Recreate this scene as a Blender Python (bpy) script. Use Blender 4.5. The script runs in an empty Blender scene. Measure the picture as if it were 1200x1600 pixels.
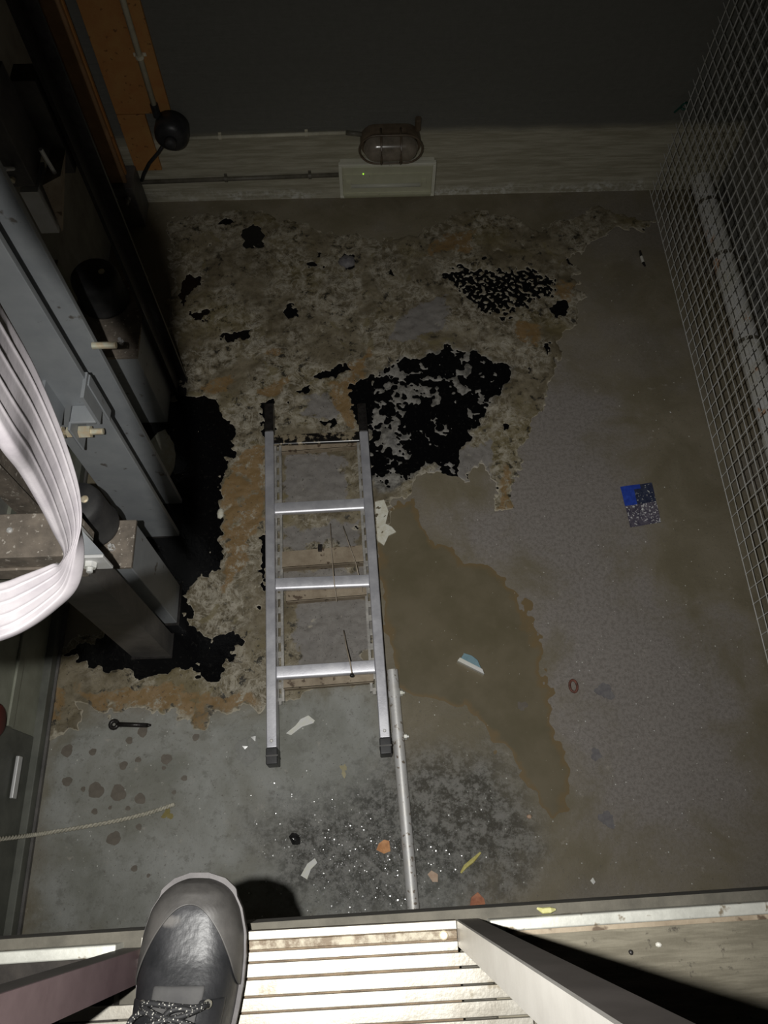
import bpy, bmesh, math, random
import numpy as np
from mathutils import Vector, Matrix

random.seed(7)
SC = bpy.context.scene
COL = SC.collection

# ------------------------------------------------------------------ camera
F = 1200.0
_n = np.array([597 - 600, 1362 - 800, F]); _n /= np.linalg.norm(_n)          # straight down, as seen by the camera
_v = np.array([500 - 600, -1750 - 800, F]); _v -= _n * (_v @ _n); _v /= np.linalg.norm(_v)
RM = np.array([np.cross(_v, -_n), _v, -_n])                                   # camera -> world
CAMP = np.array([0, 0, 2.40])
cam = bpy.data.cameras.new('camera'); camo = bpy.data.objects.new('camera', cam); COL.objects.link(camo)
cam.sensor_fit = 'VERTICAL'; cam.sensor_height = 32.0; cam.sensor_width = 24.0; cam.lens = F / 1600 * 32.0
cam.clip_start = 0.02
M4 = Matrix.Identity(4)
for i in range(3):
    M4[i][0] = RM[i, 0]; M4[i][1] = -RM[i, 1]; M4[i][2] = -RM[i, 2]; M4[i][3] = CAMP[i]
camo.matrix_world = M4
SC.camera = camo

# ------------------------------------------------------------------ light and exposure
world = bpy.data.worlds.new('shaft_dark'); SC.world = world; world.use_nodes = True
world.node_tree.nodes['Background'].inputs[0].default_value = (0.55, 0.6, 0.65, 1)
world.node_tree.nodes['Background'].inputs[1].default_value = 0.0012
SC.view_settings.view_transform = 'Standard'; SC.view_settings.look = 'None'
SC.view_settings.exposure = 0.0; SC.view_settings.gamma = 1.0; SC.view_settings.use_curve_mapping = False

TORCH = Vector((-0.115, 0.012, 2.40))                                         # the torch held beside the phone: hot beam and wide spill
for nm, watt, deg, bl in (('torch_beam', 70, 82, 1.0), ('torch_spill', 30, 128, 0.9)):
    tl = bpy.data.lights.new(nm, 'SPOT'); tl.energy = watt; tl.spot_size = math.radians(deg); tl.spot_blend = bl; tl.shadow_soft_size = 0.008
    tl.color = (1.0, 0.985, 0.945)
    tlo = bpy.data.objects.new(nm, tl); COL.objects.link(tlo); tlo.location = TORCH
    tlo.rotation_euler = (Vector((0.0, 0.66, 0.0)) - TORCH).to_track_quat('-Z', 'Y').to_euler()

# ------------------------------------------------------------------ measuring helpers (real positions from sight lines)
def ray(x, y): return RM @ np.array([x - 600, y - 800, F])
def onz(x, y, z=0.0): r = ray(x, y); return Vector(CAMP + r * ((z - CAMP[2]) / r[2]))
def ony(x, y, Y): r = ray(x, y); return Vector(CAMP + r * (Y / r[1]))
def atd(x, y, d): r = ray(x, y) / F; return Vector(CAMP + r * d)

# ------------------------------------------------------------------ scene helpers
def wloc(o):
    v = Vector((0, 0, 0))
    while o: v += o.location; o = o.parent
    return v
def tag(o, label=None, cat=None, group=None, kind=None):
    if label: o['label'] = label
    if cat: o['category'] = cat
    if group: o['group'] = group
    if kind: o['kind'] = kind
    return o
def thing(name, base, label, cat, group=None):
    o = bpy.data.objects.new(name, None); COL.objects.link(o); o.empty_display_size = 0.05
    o.location = base; return tag(o, label, cat, group)
def link(name, me, mat, parent=None, origin=None):
    o = bpy.data.objects.new(name, me); COL.objects.link(o)
    if mat and not me.materials: me.materials.append(mat)
    if parent: o.parent = parent; off = wloc(parent)
    else:
        if origin is None:
            n = len(me.vertices); a = np.zeros(n * 3); me.vertices.foreach_get('co', a); a = a.reshape(-1, 3)
            lo, hi = a.min(0), a.max(0); off = Vector(((lo[0] + hi[0]) / 2, (lo[1] + hi[1]) / 2, lo[2]))
        else: off = Vector(origin)
        o.location = off
    me.transform(Matrix.Translation(-off))
    return o
def obj(name, bm, mat, parent=None, smooth=False, bevel=0.0, seg=2):
    me = bpy.data.meshes.new(name)
    bmesh.ops.recalc_face_normals(bm, faces=bm.faces)
    bm.to_mesh(me); bm.free()
    if smooth:
        for p in me.polygons: p.use_smooth = True
    o = link(name, me, mat, parent)
    if bevel:
        b = o.modifiers.new('bevel', 'BEVEL'); b.width = bevel; b.segments = seg; b.limit_method = 'ANGLE'; b.angle_limit = math.radians(40)
        for p in me.polygons: p.use_smooth = True
        w = o.modifiers.new('wn', 'WEIGHTED_NORMAL')
    return o
def nb(): return bmesh.new()
def box(bm, x0, x1, y0, y1, z0, z1, mat4=None):
    c = [Vector((x, y, z)) for z in (z0, z1) for y in (y0, y1) for x in (x0, x1)]
    if mat4: c = [mat4 @ p for p in c]
    v = [bm.verts.new(p) for p in c]
    for f in ((0, 2, 3, 1), (4, 5, 7, 6), (0, 1, 5, 4), (1, 3, 7, 5), (3, 2, 6, 7), (2, 0, 4, 6)): bm.faces.new([v[i] for i in f])
    return bm
def frame_of(a, b, up=Vector((0, 0, 1))):
    a = Vector(a); b = Vector(b); t = (b - a).normalized()
    if abs(t.dot(up)) > 0.95: up = Vector((0, 1, 0))
    s = t.cross(up).normalized(); u = s.cross(t).normalized()
    return a, b, t, s, u
def bar(bm, a, b, w, h, up=Vector((0, 0, 1))):
    """box beam from a to b, w wide, h high, centred on the line"""
    a, b, t, s, u = frame_of(a, b, up)
    r = []
    for p in (a, b):
        r.append([bm.verts.new(p + s * (i * w / 2) + u * (j * h / 2)) for i, j in ((-1, -1), (1, -1), (1, 1), (-1, 1))])
    for k in range(4): bm.faces.new((r[0][k], r[0][(k + 1) % 4], r[1][(k + 1) % 4], r[1][k]))
    bm.faces.new(r[0][::-1]); bm.faces.new(r[1]); return bm
def cyl(bm, a, b, r0, r1=None, n=16, caps=True):
    r1 = r0 if r1 is None else r1
    a, b, t, s, u = frame_of(a, b)
    R = []
    for p, r in ((a, r0), (b, r1)):
        R.append([bm.verts.new(p + (s * math.cos(k * 2 * math.pi / n) + u * math.sin(k * 2 * math.pi / n)) * r) for k in range(n)])
    for k in range(n): bm.faces.new((R[0][k], R[0][(k + 1) % n], R[1][(k + 1) % n], R[1][k]))
    if caps: bm.faces.new(R[0][::-1]); bm.faces.new(R[1])
    return bm
def tube(bm, pts, r, n=8, closed=False):
    pts = [Vector(p) for p in pts]; N = len(pts); rings = []; up = Vector((0, 0, 1))
    for i, p in enumerate(pts):
        a = pts[(i - 1) % N] if (closed or i > 0) else p; b = pts[(i + 1) % N] if (closed or i < N - 1) else p
        t = (b - a).normalized(); u0 = up if abs(t.dot(up)) < 0.95 else Vector((0, 1, 0))
        s = t.cross(u0).normalized(); u = s.cross(t)
        rr = r[i] if isinstance(r, (list, tuple)) else r
        rings.append([bm.verts.new(p + (s * math.cos(k * 2 * math.pi / n) + u * math.sin(k * 2 * math.pi / n)) * rr) for k in range(n)])
    for i in range(N if closed else N - 1):
        A, B = rings[i], rings[(i + 1) % N]
        for k in range(n): bm.faces.new((A[k], A[(k + 1) % n], B[(k + 1) % n], B[k]))
    if not closed: bm.faces.new(rings[0][::-1]); bm.faces.new(rings[-1])
    return bm
def lathe(bm, c, prof, axis=Vector((0, 0, 1)), n=32):
    axis = Vector(axis).normalized(); s = axis.cross(Vector((0, 1, 0)) if abs(axis.y) < 0.9 else Vector((1, 0, 0))).normalized(); u = axis.cross(s)
    c = Vector(c); rings = []
    for r, h in prof:
        rings.append([bm.verts.new(c + axis * h + (s * math.cos(k * 2 * math.pi / n) + u * math.sin(k * 2 * math.pi / n)) * max(r, 1e-4)) for k in range(n)])
    for A, B in zip(rings, rings[1:]):
        for k in range(n): bm.faces.new((A[k], A[(k + 1) % n], B[(k + 1) % n], B[k]))
    bm.faces.new(rings[0][::-1]); bm.faces.new(rings[-1]); return bm
def prism(bm, pts, z0, z1, top=None):
    """vertical prism over a list of (x, y)"""
    top = top or pts
    a = [bm.verts.new((p[0], p[1], z0)) for p in pts]; b = [bm.verts.new((p[0], p[1], z1)) for p in top]
    n = len(pts)
    for k in range(n): bm.faces.new((a[k], a[(k + 1) % n], b[(k + 1) % n], b[k]))
    bm.faces.new(a[::-1]); bm.faces.new(b); return bm
def hexnut(bm, c, axis, r, h): 
    c = Vector(c); return cyl(bm, c, c + Vector(axis).normalized() * h, r, n=6)

# ------------------------------------------------------------------ materials
def mat(name, c1, c2=None, rough=0.6, metal=0.0, scale=8.0, bump=0.0, bscale=None, spec=0.5, c3=None, speck=0.0, detail=6, lo=0.35, hi=0.65, coat=0.0, speckscale=120, rvar=0.0):
    m = bpy.data.materials.new(name); m.use_nodes = True; nt = m.node_tree; N = nt.nodes; L = nt.links
    b = N['Principled BSDF']; b.inputs['Roughness'].default_value = rough; b.inputs['Metallic'].default_value = metal
    b.inputs['Specular IOR Level'].default_value = spec
    if coat: b.inputs['Coat Weight'].default_value = coat; b.inputs['Coat Roughness'].default_value = 0.1
    tc = N.new('ShaderNodeTexCoord')
    if c2 is None: b.inputs['Base Color'].default_value = (*c1, 1)
    else:
        n = N.new('ShaderNodeTexNoise'); n.inputs['Scale'].default_value = scale; n.inputs['Detail'].default_value = detail; n.inputs['Roughness'].default_value = 0.65
        L.new(tc.outputs['Object'], n.inputs['Vector'])
        r = N.new('ShaderNodeValToRGB'); r.color_ramp.elements[0].position = lo; r.color_ramp.elements[1].position = hi
        r.color_ramp.elements[0].color = (*c1, 1); r.color_ramp.elements[1].color = (*c2, 1)
        L.new(n.outputs['Fac'], r.inputs['Fac']); out = r.outputs['Color']
        if rvar:
            mr = N.new('ShaderNodeMapRange'); mr.inputs['To Min'].default_value = max(0.05, rough - rvar); mr.inputs['To Max'].default_value = rough + rvar
            L.new(n.outputs['Fac'], mr.inputs['Value']); L.new(mr.outputs[0], b.inputs['Roughness'])
        if c3 is not None:
            n2 = N.new('ShaderNodeTexNoise'); n2.inputs['Scale'].default_value = speckscale; n2.inputs['Detail'].default_value = 3
            L.new(tc.outputs['Object'], n2.inputs['Vector'])
            r2 = N.new('ShaderNodeValToRGB'); r2.color_ramp.elements[0].position = 1 - speck - 0.03; r2.color_ramp.elements[1].position = 1 - speck + 0.03
            r2.color_ramp.elements[0].color = (0, 0, 0, 1); r2.color_ramp.elements[1].color = (1, 1, 1, 1)
            L.new(n2.outputs['Fac'], r2.inputs['Fac'])
            mx = N.new('ShaderNodeMix'); mx.data_type = 'RGBA'; L.new(r2.outputs['Color'], mx.inputs['Factor'])
            L.new(out, mx.inputs['A']); mx.inputs['B'].default_value = (*c3, 1); out = mx.outputs['Result']
        L.new(out, b.inputs['Base Color'])
    if bump:
        n3 = N.new('ShaderNodeTexNoise'); n3.inputs['Scale'].default_value = bscale or scale * 6; n3.inputs['Detail'].default_value = 5
        L.new(tc.outputs['Object'], n3.inputs['Vector'])
        bp = N.new('ShaderNodeBump'); bp.inputs['Strength'].default_value = bump; bp.inputs['Distance'].default_value = 0.003
        L.new(n3.outputs['Fac'], bp.inputs['Height']); L.new(bp.outputs['Normal'], b.inputs['Normal'])
    return m
def node_math(nt, op, a, b=None, c=None, clamp=False):
    n = nt.nodes.new('ShaderNodeMath'); n.operation = op; n.use_clamp = clamp
    for i, v in enumerate((a, b, c)):
        if v is None: continue
        if isinstance(v, (int, float)): n.inputs[i].default_value = v
        else: nt.links.new(v, n.inputs[i])
    return n.outputs[0]
def node_noise(nt, vec, scale, detail=5, rough=0.6, dist=0.0):
    n = nt.nodes.new('ShaderNodeTexNoise'); n.inputs['Scale'].default_value = scale; n.inputs['Detail'].default_value = detail
    n.inputs['Roughness'].default_value = rough; n.inputs['Distortion'].default_value = dist
    nt.links.new(vec, n.inputs['Vector']); return n.outputs['Fac']
def node_step(nt, v, a, b):
    n = nt.nodes.new('ShaderNodeMapRange'); n.interpolation_type = 'SMOOTHSTEP'
    n.inputs['From Min'].default_value = a; n.inputs['From Max'].default_value = b
    nt.links.new(v, n.inputs['Value']); return n.outputs[0]
def node_mix(nt, f, a, b):
    n = nt.nodes.new('ShaderNodeMix'); n.data_type = 'RGBA'
    if isinstance(f, (int, float)): n.inputs['Factor'].default_value = f
    else: nt.links.new(f, n.inputs['Factor'])
    for k, v in (('A', a), ('B', b)):
        if isinstance(v, tuple): n.inputs[k].default_value = (*v, 1)
        else: nt.links.new(v, n.inputs[k])
    return n.outputs['Result']
def node_attr(nt, name):
    n = nt.nodes.new('ShaderNodeAttribute'); n.attribute_name = name; return n.outputs['Fac']
def shell(name):
    m = bpy.data.materials.new(name); m.use_nodes = True; nt = m.node_tree
    tc = nt.nodes.new('ShaderNodeTexCoord'); return m, nt, nt.nodes['Principled BSDF'], tc.outputs['Object']
def set_bump(nt, b, h, strength, dist=0.004):
    bp = nt.nodes.new('ShaderNodeBump'); bp.inputs['Strength'].default_value = strength; bp.inputs['Distance'].default_value = dist
    nt.links.new(h, bp.inputs['Height']); nt.links.new(bp.outputs['Normal'], b.inputs['Normal'])

MT = dict(
    alu=mat('ladder_aluminium', (0.62, 0.62, 0.67), (0.80, 0.80, 0.84), 0.42, 0.6, 14, 0.05, 200, rvar=0.12),
    alu_dull=mat('dull_aluminium', (0.50, 0.48, 0.45), (0.66, 0.64, 0.60), 0.45, 0.45, 10, 0.06, 180, rvar=0.1),
    tread=mat('sill_aluminium', (0.34, 0.315, 0.265), (0.46, 0.44, 0.39), 0.4, 0.35, 22, 0.08, 260, c3=(0.27, 0.24, 0.185), speck=0.36, speckscale=30, rvar=0.1),
    tread_grime=mat('sill_grime', (0.14, 0.10, 0.06), (0.38, 0.34, 0.26), 0.6, 0.1, 60, 0.2, 200, lo=0.42, hi=0.58),
    groove=mat('groove_dirt', (0.10, 0.07, 0.045), (0.22, 0.16, 0.10), 0.8, 0, 40),
    galv=mat('galvanised_pipe', (0.798, 0.779, 0.741), (0.850, 0.850, 0.850), 0.5, 0.35, 26, 0.1, 160, c3=(0.342, 0.285, 0.228), speck=0.36, speckscale=70, rvar=0.1),
    nut=mat('plated_nut', (0.850, 0.850, 0.722), (0.850, 0.850, 0.850), 0.45, 0.4, 40),
    brassy=mat('rusty_plated_bolt', (0.850, 0.684, 0.456), (0.850, 0.850, 0.684), 0.5, 0.3, 60),
    grey=mat('grey_painted_steel', (0.323, 0.344, 0.366), (0.408, 0.429, 0.443), 0.5, 0.0, 9, 0.08, 60, c3=(0.169, 0.155, 0.141), speck=0.30, speckscale=30),
    greydark=mat('dark_painted_steel', (0.085, 0.082, 0.080), (0.162, 0.152, 0.142), 0.5, 0.0, 12, 0.1, 90),
    bracket=mat('pale_bracket_steel', (0.760, 0.760, 0.722), (0.850, 0.850, 0.850), 0.5, 0.1, 20, 0.05, 90),
    dusty=mat('dusty_brown_steel', (0.190, 0.162, 0.133), (0.361, 0.304, 0.247), 0.75, 0.0, 18, 0.25, 140, c3=(0.646, 0.589, 0.513), speck=0.34, speckscale=90),
    rubber=mat('black_rubber', (0.030, 0.030, 0.032), (0.07, 0.068, 0.066), 0.6, 0.0, 12, 0.08, 80),
    plastic=mat('black_plastic', (0.022, 0.022, 0.024), (0.045, 0.045, 0.047), 0.4, 0.0, 30),
    cable=mat('white_cable_sheath', (0.150, 0.138, 0.148), (0.185, 0.173, 0.180), 0.38, 0.0, 30, 0.10, 70),
    tan=mat('dusty_tan_steel', (0.271, 0.212, 0.147), (0.424, 0.353, 0.259), 0.6, 0.1, 16, 0.15, 120, c3=(0.118, 0.082, 0.053), speck=0.36, speckscale=40),
    slot=mat('dull_slotted_steel', (0.285, 0.275, 0.257), (0.532, 0.513, 0.475), 0.55, 0.35, 30, 0.15, 120),
    oilrung=mat('oil_streaked_rung', (0.012, 0.011, 0.010), (0.30, 0.25, 0.17), 0.25, 0.1, 16, lo=0.50, hi=0.54),
    wire=mat('zinc_wire', (0.684, 0.674, 0.608), (0.850, 0.850, 0.850), 0.5, 0.2, 20),
    oxwire=mat('brown_wire', (0.456, 0.380, 0.285), (0.684, 0.589, 0.475), 0.55, 0.2, 20),
    orange=mat('orange_paint', (0.471, 0.200, 0.064), (0.527, 0.283, 0.094), 0.65, 0.0, 14, 0.08, 90, c3=(0.259, 0.118, 0.047), speck=0.32, speckscale=50),
    brown=mat('brown_paint', (0.306, 0.177, 0.088), (0.424, 0.247, 0.130), 0.6, 0.0, 14, 0.1, 90),
    lampwhite=mat('aged_white_plastic', (0.74, 0.73, 0.60), (0.84, 0.83, 0.71), 0.45, 0.0, 20, c3=(0.45, 0.42, 0.32), speck=0.28, speckscale=40),
    tubewhite=mat('tube_white', (0.850, 0.850, 0.850), None, 0.3),
    caged=mat('brown_enamel', (0.104, 0.076, 0.049), (0.190, 0.142, 0.095), 0.4, 0.0, 20, 0.1, 90),
    duskglass=mat('dusty_lamp_glass', (0.190, 0.162, 0.123), (0.323, 0.275, 0.218), 0.22, 0.0, 20, coat=0.4),
    pvc=mat('beige_conduit', (0.646, 0.608, 0.475), (0.836, 0.798, 0.627), 0.55, 0.0, 25),
    darkpipe=mat('dark_conduit', (0.114, 0.104, 0.076), (0.209, 0.190, 0.152), 0.5, 0.0, 25),
    whitepipe=mat('grimy_white_pipe', (0.722, 0.703, 0.608), (0.850, 0.850, 0.850), 0.5, 0.0, 10, 0.05, 60, c3=(0.760, 0.494, 0.342), speck=0.33, speckscale=12),
    ledge=mat('dusty_ledge', (0.075, 0.069, 0.055), (0.125, 0.115, 0.092), 0.85, 0.0, 20, 0.3, 120),
    metalstrip=mat('sill_edge_metal', (0.52, 0.52, 0.47), (0.68, 0.68, 0.62), 0.45, 0.35, 30, 0.1, 120, c3=(0.25, 0.21, 0.15), speck=0.36, speckscale=60),
    darkpost=mat('anodised_upright', (0.040, 0.034, 0.031), (0.065, 0.056, 0.052), 0.5, 0.0, 14, 0.04, 120),
    landshade=mat('shade_toned_landing', (0.016, 0.013, 0.011), (0.035, 0.029, 0.024), 0.8, 0.0, 30, 0.2, 120),  # left landing floor in shade, the darkness put into its colour
    maroon=mat('maroon_paint', (0.13, 0.085, 0.09), (0.18, 0.125, 0.13), 0.5, 0.0, 14, 0.04, 120),
    leather=mat('black_leather', (0.010, 0.0105, 0.0115), (0.024, 0.024, 0.026), 0.42, 0.0, 14, 0.18, 140, c3=(0.10, 0.095, 0.09), speck=0.30, speckscale=16, rvar=0.12),
    toecap=mat('scuffed_toe_rubber', (0.030, 0.0285, 0.027), (0.066, 0.062, 0.058), 0.5, 0.0, 18, 0.12, 120),
    sole=mat('grey_outsole', (0.045, 0.040, 0.040), (0.085, 0.076, 0.076), 0.55, 0.0, 22, 0.1, 90),
    eyelet=mat('eyelet_metal', (0.60, 0.58, 0.50), None, 0.3, 0.8),
    rope=mat('grey_rope', (0.418, 0.399, 0.323), (0.684, 0.646, 0.532), 0.8, 0.0, 120),
    teal=mat('teal_plastic', (0.190, 0.323, 0.380), (0.266, 0.418, 0.484), 0.5, 0.0, 30),
    cream=mat('cream_plastic', (0.850, 0.850, 0.760), (0.850, 0.850, 0.850), 0.55, 0.0, 30),
    bluefoil=mat('blue_foil', (0.023, 0.057, 0.380), (0.038, 0.095, 0.570), 0.4, 0.0, 60),
    worn=mat('worn_foil_print', (0.067, 0.061, 0.095), (0.171, 0.152, 0.190), 0.45, 0.0, 60, c3=(0.850, 0.850, 0.850), speck=0.40, speckscale=170),
    darkfoil=mat('dark_foil', (0.023, 0.030, 0.067), (0.057, 0.067, 0.114), 0.4, 0.0, 60, c3=(0.760, 0.760, 0.722), speck=0.34, speckscale=150),
    paper=mat('wet_paper', (0.850, 0.850, 0.741), (0.850, 0.850, 0.850), 0.7, 0.0, 50),
    film=mat('clear_wet_film', (0.570, 0.570, 0.551), (0.798, 0.798, 0.779), 0.12, 0.0, 40),
    leaf1=mat('orange_leaf', (0.570, 0.247, 0.095), (0.798, 0.399, 0.171), 0.6, 0.0, 60),
    leaf2=mat('rust_leaf', (0.418, 0.152, 0.085), (0.627, 0.266, 0.142), 0.6, 0.0, 60),
    leaf3=mat('pale_leaf', (0.570, 0.380, 0.266), (0.684, 0.513, 0.380), 0.6, 0.0, 60),
    yellowbit=mat('yellowed_twig', (0.646, 0.551, 0.152), (0.850, 0.798, 0.323), 0.6, 0.0, 90),
    pod=mat('yellow_green_pod', (0.46, 0.44, 0.16), (0.6, 0.58, 0.3), 0.6, 0.0, 90),
    tar=mat('wet_tar', (0.012, 0.012, 0.012), (0.03, 0.03, 0.03), 0.15, 0.0, 60, 0.3, 200),
    stain=mat('oil_stain', (0.137, 0.118, 0.095), (0.180, 0.156, 0.125), 0.45, 0.0, 40),
    greystain=mat('grey_stain', (0.142, 0.133, 0.142), (0.209, 0.199, 0.199), 0.6, 0.0, 60),
    olive=mat('olive_film', (0.218, 0.180, 0.057), (0.285, 0.237, 0.085), 0.35, 0.0, 40),
    rustmetal=mat('rusty_iron', (0.095, 0.042, 0.030), (0.247, 0.095, 0.067), 0.6, 0.1, 60, 0.2, 200),
    iron=mat('oily_iron', (0.018, 0.016, 0.015), (0.04, 0.036, 0.034), 0.35, 0.3, 60, 0.2, 200),
    white=mat('white_chip', (0.75, 0.73, 0.66), None, 0.5),
    foam=mat('cream_foam', (0.684, 0.646, 0.513), (0.850, 0.850, 0.760), 0.8, 0.0, 50, 0.4, 160),
    grit=mat('wet_grit', (0.10, 0.10, 0.095), (0.36, 0.36, 0.35), 0.16, 0.0, 300, spec=0.7),
    greentrim=mat('grey_green_steel', (0.257, 0.266, 0.209), (0.351, 0.361, 0.294), 0.55, 0.0, 10, 0.08, 60),
    darktrim=mat('dark_green_steel', (0.095, 0.099, 0.085), (0.162, 0.167, 0.142), 0.6, 0.0, 10, 0.08, 60),
    shinybar=mat('bright_steel_bar', (0.850, 0.850, 0.850), (0.850, 0.850, 0.850), 0.35, 0.5, 30),
    greentie=mat('dark_green_tie', (0.015, 0.095, 0.067), None, 0.5),
    red=mat('dark_red_paint', (0.133, 0.023, 0.019), None, 0.6),
)
def emit_mat(name, col, s):
    m = bpy.data.materials.new(name); m.use_nodes = True; b = m.node_tree.nodes['Principled BSDF']
    b.inputs['Base Color'].default_value = (*col, 1); b.inputs['Emission Color'].default_value = (*col, 1); b.inputs['Emission Strength'].default_value = s
    return m
MT['led'] = emit_mat('green_indicator', (0.35, 0.75, 0.05), 1.2)
def diffuser_mat():
    m = bpy.data.materials.new('cloudy_lamp_cover'); m.use_nodes = True; nt = m.node_tree; b = nt.nodes['Principled BSDF']
    b.inputs['Base Color'].default_value = (0.60, 0.60, 0.50, 1); b.inputs['Roughness'].default_value = 0.25
    t = nt.nodes.new('ShaderNodeBsdfTransparent'); t.inputs[0].default_value = (0.9, 0.9, 0.84, 1)
    x = nt.nodes.new('ShaderNodeMixShader'); x.inputs[0].default_value = 0.16
    nt.links.new(t.outputs[0], x.inputs[1]); nt.links.new(b.outputs[0], x.inputs[2])
    nt.links.new(x.outputs[0], nt.nodes['Material Output'].inputs['Surface']); return m
MT['diffuser'] = diffuser_mat()

# lace: dark braid with pale flecks
def lace_mat():
    m, nt, b, vec = shell('flecked_lace')
    v = nt.nodes.new('ShaderNodeTexVoronoi'); v.inputs['Scale'].default_value = 380
    nt.links.new(vec, v.inputs['Vector'])
    f = node_step(nt, v.outputs['Distance'], 0.30, 0.20)
    nt.links.new(node_mix(nt, f, (0.012, 0.012, 0.013), (0.42, 0.41, 0.37)), b.inputs['Base Color'])
    b.inputs['Roughness'].default_value = 0.7; return m
MT['lace'] = lace_mat()

# ------------------------------------------------------------------ 2-D noise and outline fields for the spills
_rng = np.random.RandomState(11)
_perm = np.arange(256); _rng.shuffle(_perm); _perm = np.concatenate([_perm, _perm, _perm])
_ang = _rng.rand(256) * 2 * math.pi; _gx, _gy = np.cos(_ang), np.sin(_ang)
def pnoise(x, y, seed=0):
    xi = np.floor(x).astype(int); yi = np.floor(y).astype(int); xf = x - xi; yf = y - yi
    u = xf * xf * xf * (xf * (xf * 6 - 15) + 10); v = yf * yf * yf * (yf * (yf * 6 - 15) + 10)
    def g(ix, iy, dx, dy):
        h = _perm[(_perm[(ix + seed * 37) & 255] + iy) & 255]; return _gx[h] * dx + _gy[h] * dy
    a = g(xi, yi, xf, yf); b = g(xi + 1, yi, xf - 1, yf); c = g(xi, yi + 1, xf, yf - 1); d = g(xi + 1, yi + 1, xf - 1, yf - 1)
    return (a * (1 - u) + b * u) * (1 - v) + (c * (1 - u) + d * u) * v
def fbm(x, y, s, o=4, seed=0):
    r = 0; a = 1.0; t = 0
    for k in range(o): r = r + a * pnoise(x * s, y * s, seed + k); t += a; a *= 0.55; s *= 2.03
    return r / t * 1.6
def sdf(poly, X, Y):
    """signed distance (m) to a floor outline, positive inside"""
    P = np.array([(p.x, p.y) for p in poly]); n = len(P)
    d2 = np.full(X.shape, 1e9); ins = np.zeros(X.shape, bool)
    for i in range(n):
        ax, ay = P[i]; bx, by = P[(i + 1) % n]; ex, ey = bx - ax, by - ay
        t = np.clip(((X - ax) * ex + (Y - ay) * ey) / (ex * ex + ey * ey + 1e-12), 0, 1)
        d2 = np.minimum(d2, (X - ax - t * ex) ** 2 + (Y - ay - t * ey) ** 2)
        c = ((ay > Y) != (by > Y)) & (X < (bx - ax) * (Y - ay) / (by - ay + 1e-12) + ax)
        ins ^= c
    return np.where(ins, 1, -1) * np.sqrt(d2)
def fl(*px): return [onz(x, y) for x, y in px]
def union(polys, X, Y):
    r = np.full(X.shape, -9.0)
    for p in polys: r = np.maximum(r, sdf(fl(*p), X, Y))
    return r
def grid(x0, x1, y0, y1, st):
    xs = np.arange(x0, x1 + st * .5, st); ys = np.arange(y0, y1 + st * .5, st); return np.meshgrid(xs, ys, indexing='ij')
def march(Fd, X, Y, attrs, zf, rimk=0.6):
    """sheet over Fd > 0 with interpolated rim; attrs: dict of grids; zf: grid of heights"""
    nx, ny = Fd.shape; vid = {}; V = []; AT = {k: [] for k in attrs}; faces = []
    pos = Fd > 0
    cells = np.argwhere(pos[:-1, :-1] | pos[1:, :-1] | pos[:-1, 1:] | pos[1:, 1:])
    names = list(attrs)
    def vert(a, b=None):
        key = (a, b) if (b is None or a < b) else (b, a)
        if key in vid: return vid[key]
        if b is None:
            V.append((X[a], Y[a], zf[a])); 
            for k in names: AT[k].append(attrs[k][a])
        else:
            t = Fd[a] / (Fd[a] - Fd[b]); t = min(max(t, 0.02), 0.98)
            V.append((X[a] + (X[b] - X[a]) * t, Y[a] + (Y[b] - Y[a]) * t, min(zf[a], zf[b]) * rimk))
            for k in names: AT[k].append(attrs[k][a] * (1 - t) + attrs[k][b] * t)
        vid[key] = len(V) - 1; return vid[key]
    for i, j in cells:
        cs = [(i, j), (i + 1, j), (i + 1, j + 1), (i, j + 1)]; poly = []
        for k in range(4):
            a = cs[k]; b = cs[(k + 1) % 4]
            if pos[a]: poly.append(vert(a))
            if pos[a] != pos[b]: poly.append(vert(a, b))
        if len(poly) >= 3: faces.append(poly)
    return V, faces, AT
def sheet(name, Fd, X, Y, attrs, zf, mat_, parent=None, rimk=0.6):
    V, faces, AT = march(Fd, X, Y, attrs, zf, rimk)
    me = bpy.data.meshes.new(name); me.from_pydata(V, [], faces); me.update()
    for k, a in AT.items():
        at = me.attributes.new(k, 'FLOAT', 'POINT'); at.data.foreach_set('value', np.array(a, dtype=np.float32))
    for p in me.polygons: p.use_smooth = True
    return link(name, me, mat_, parent)

# ================================================================== SETTING
BW, FX, LW, RW = 2.61, 1.235, -1.035, 1.53
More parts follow.
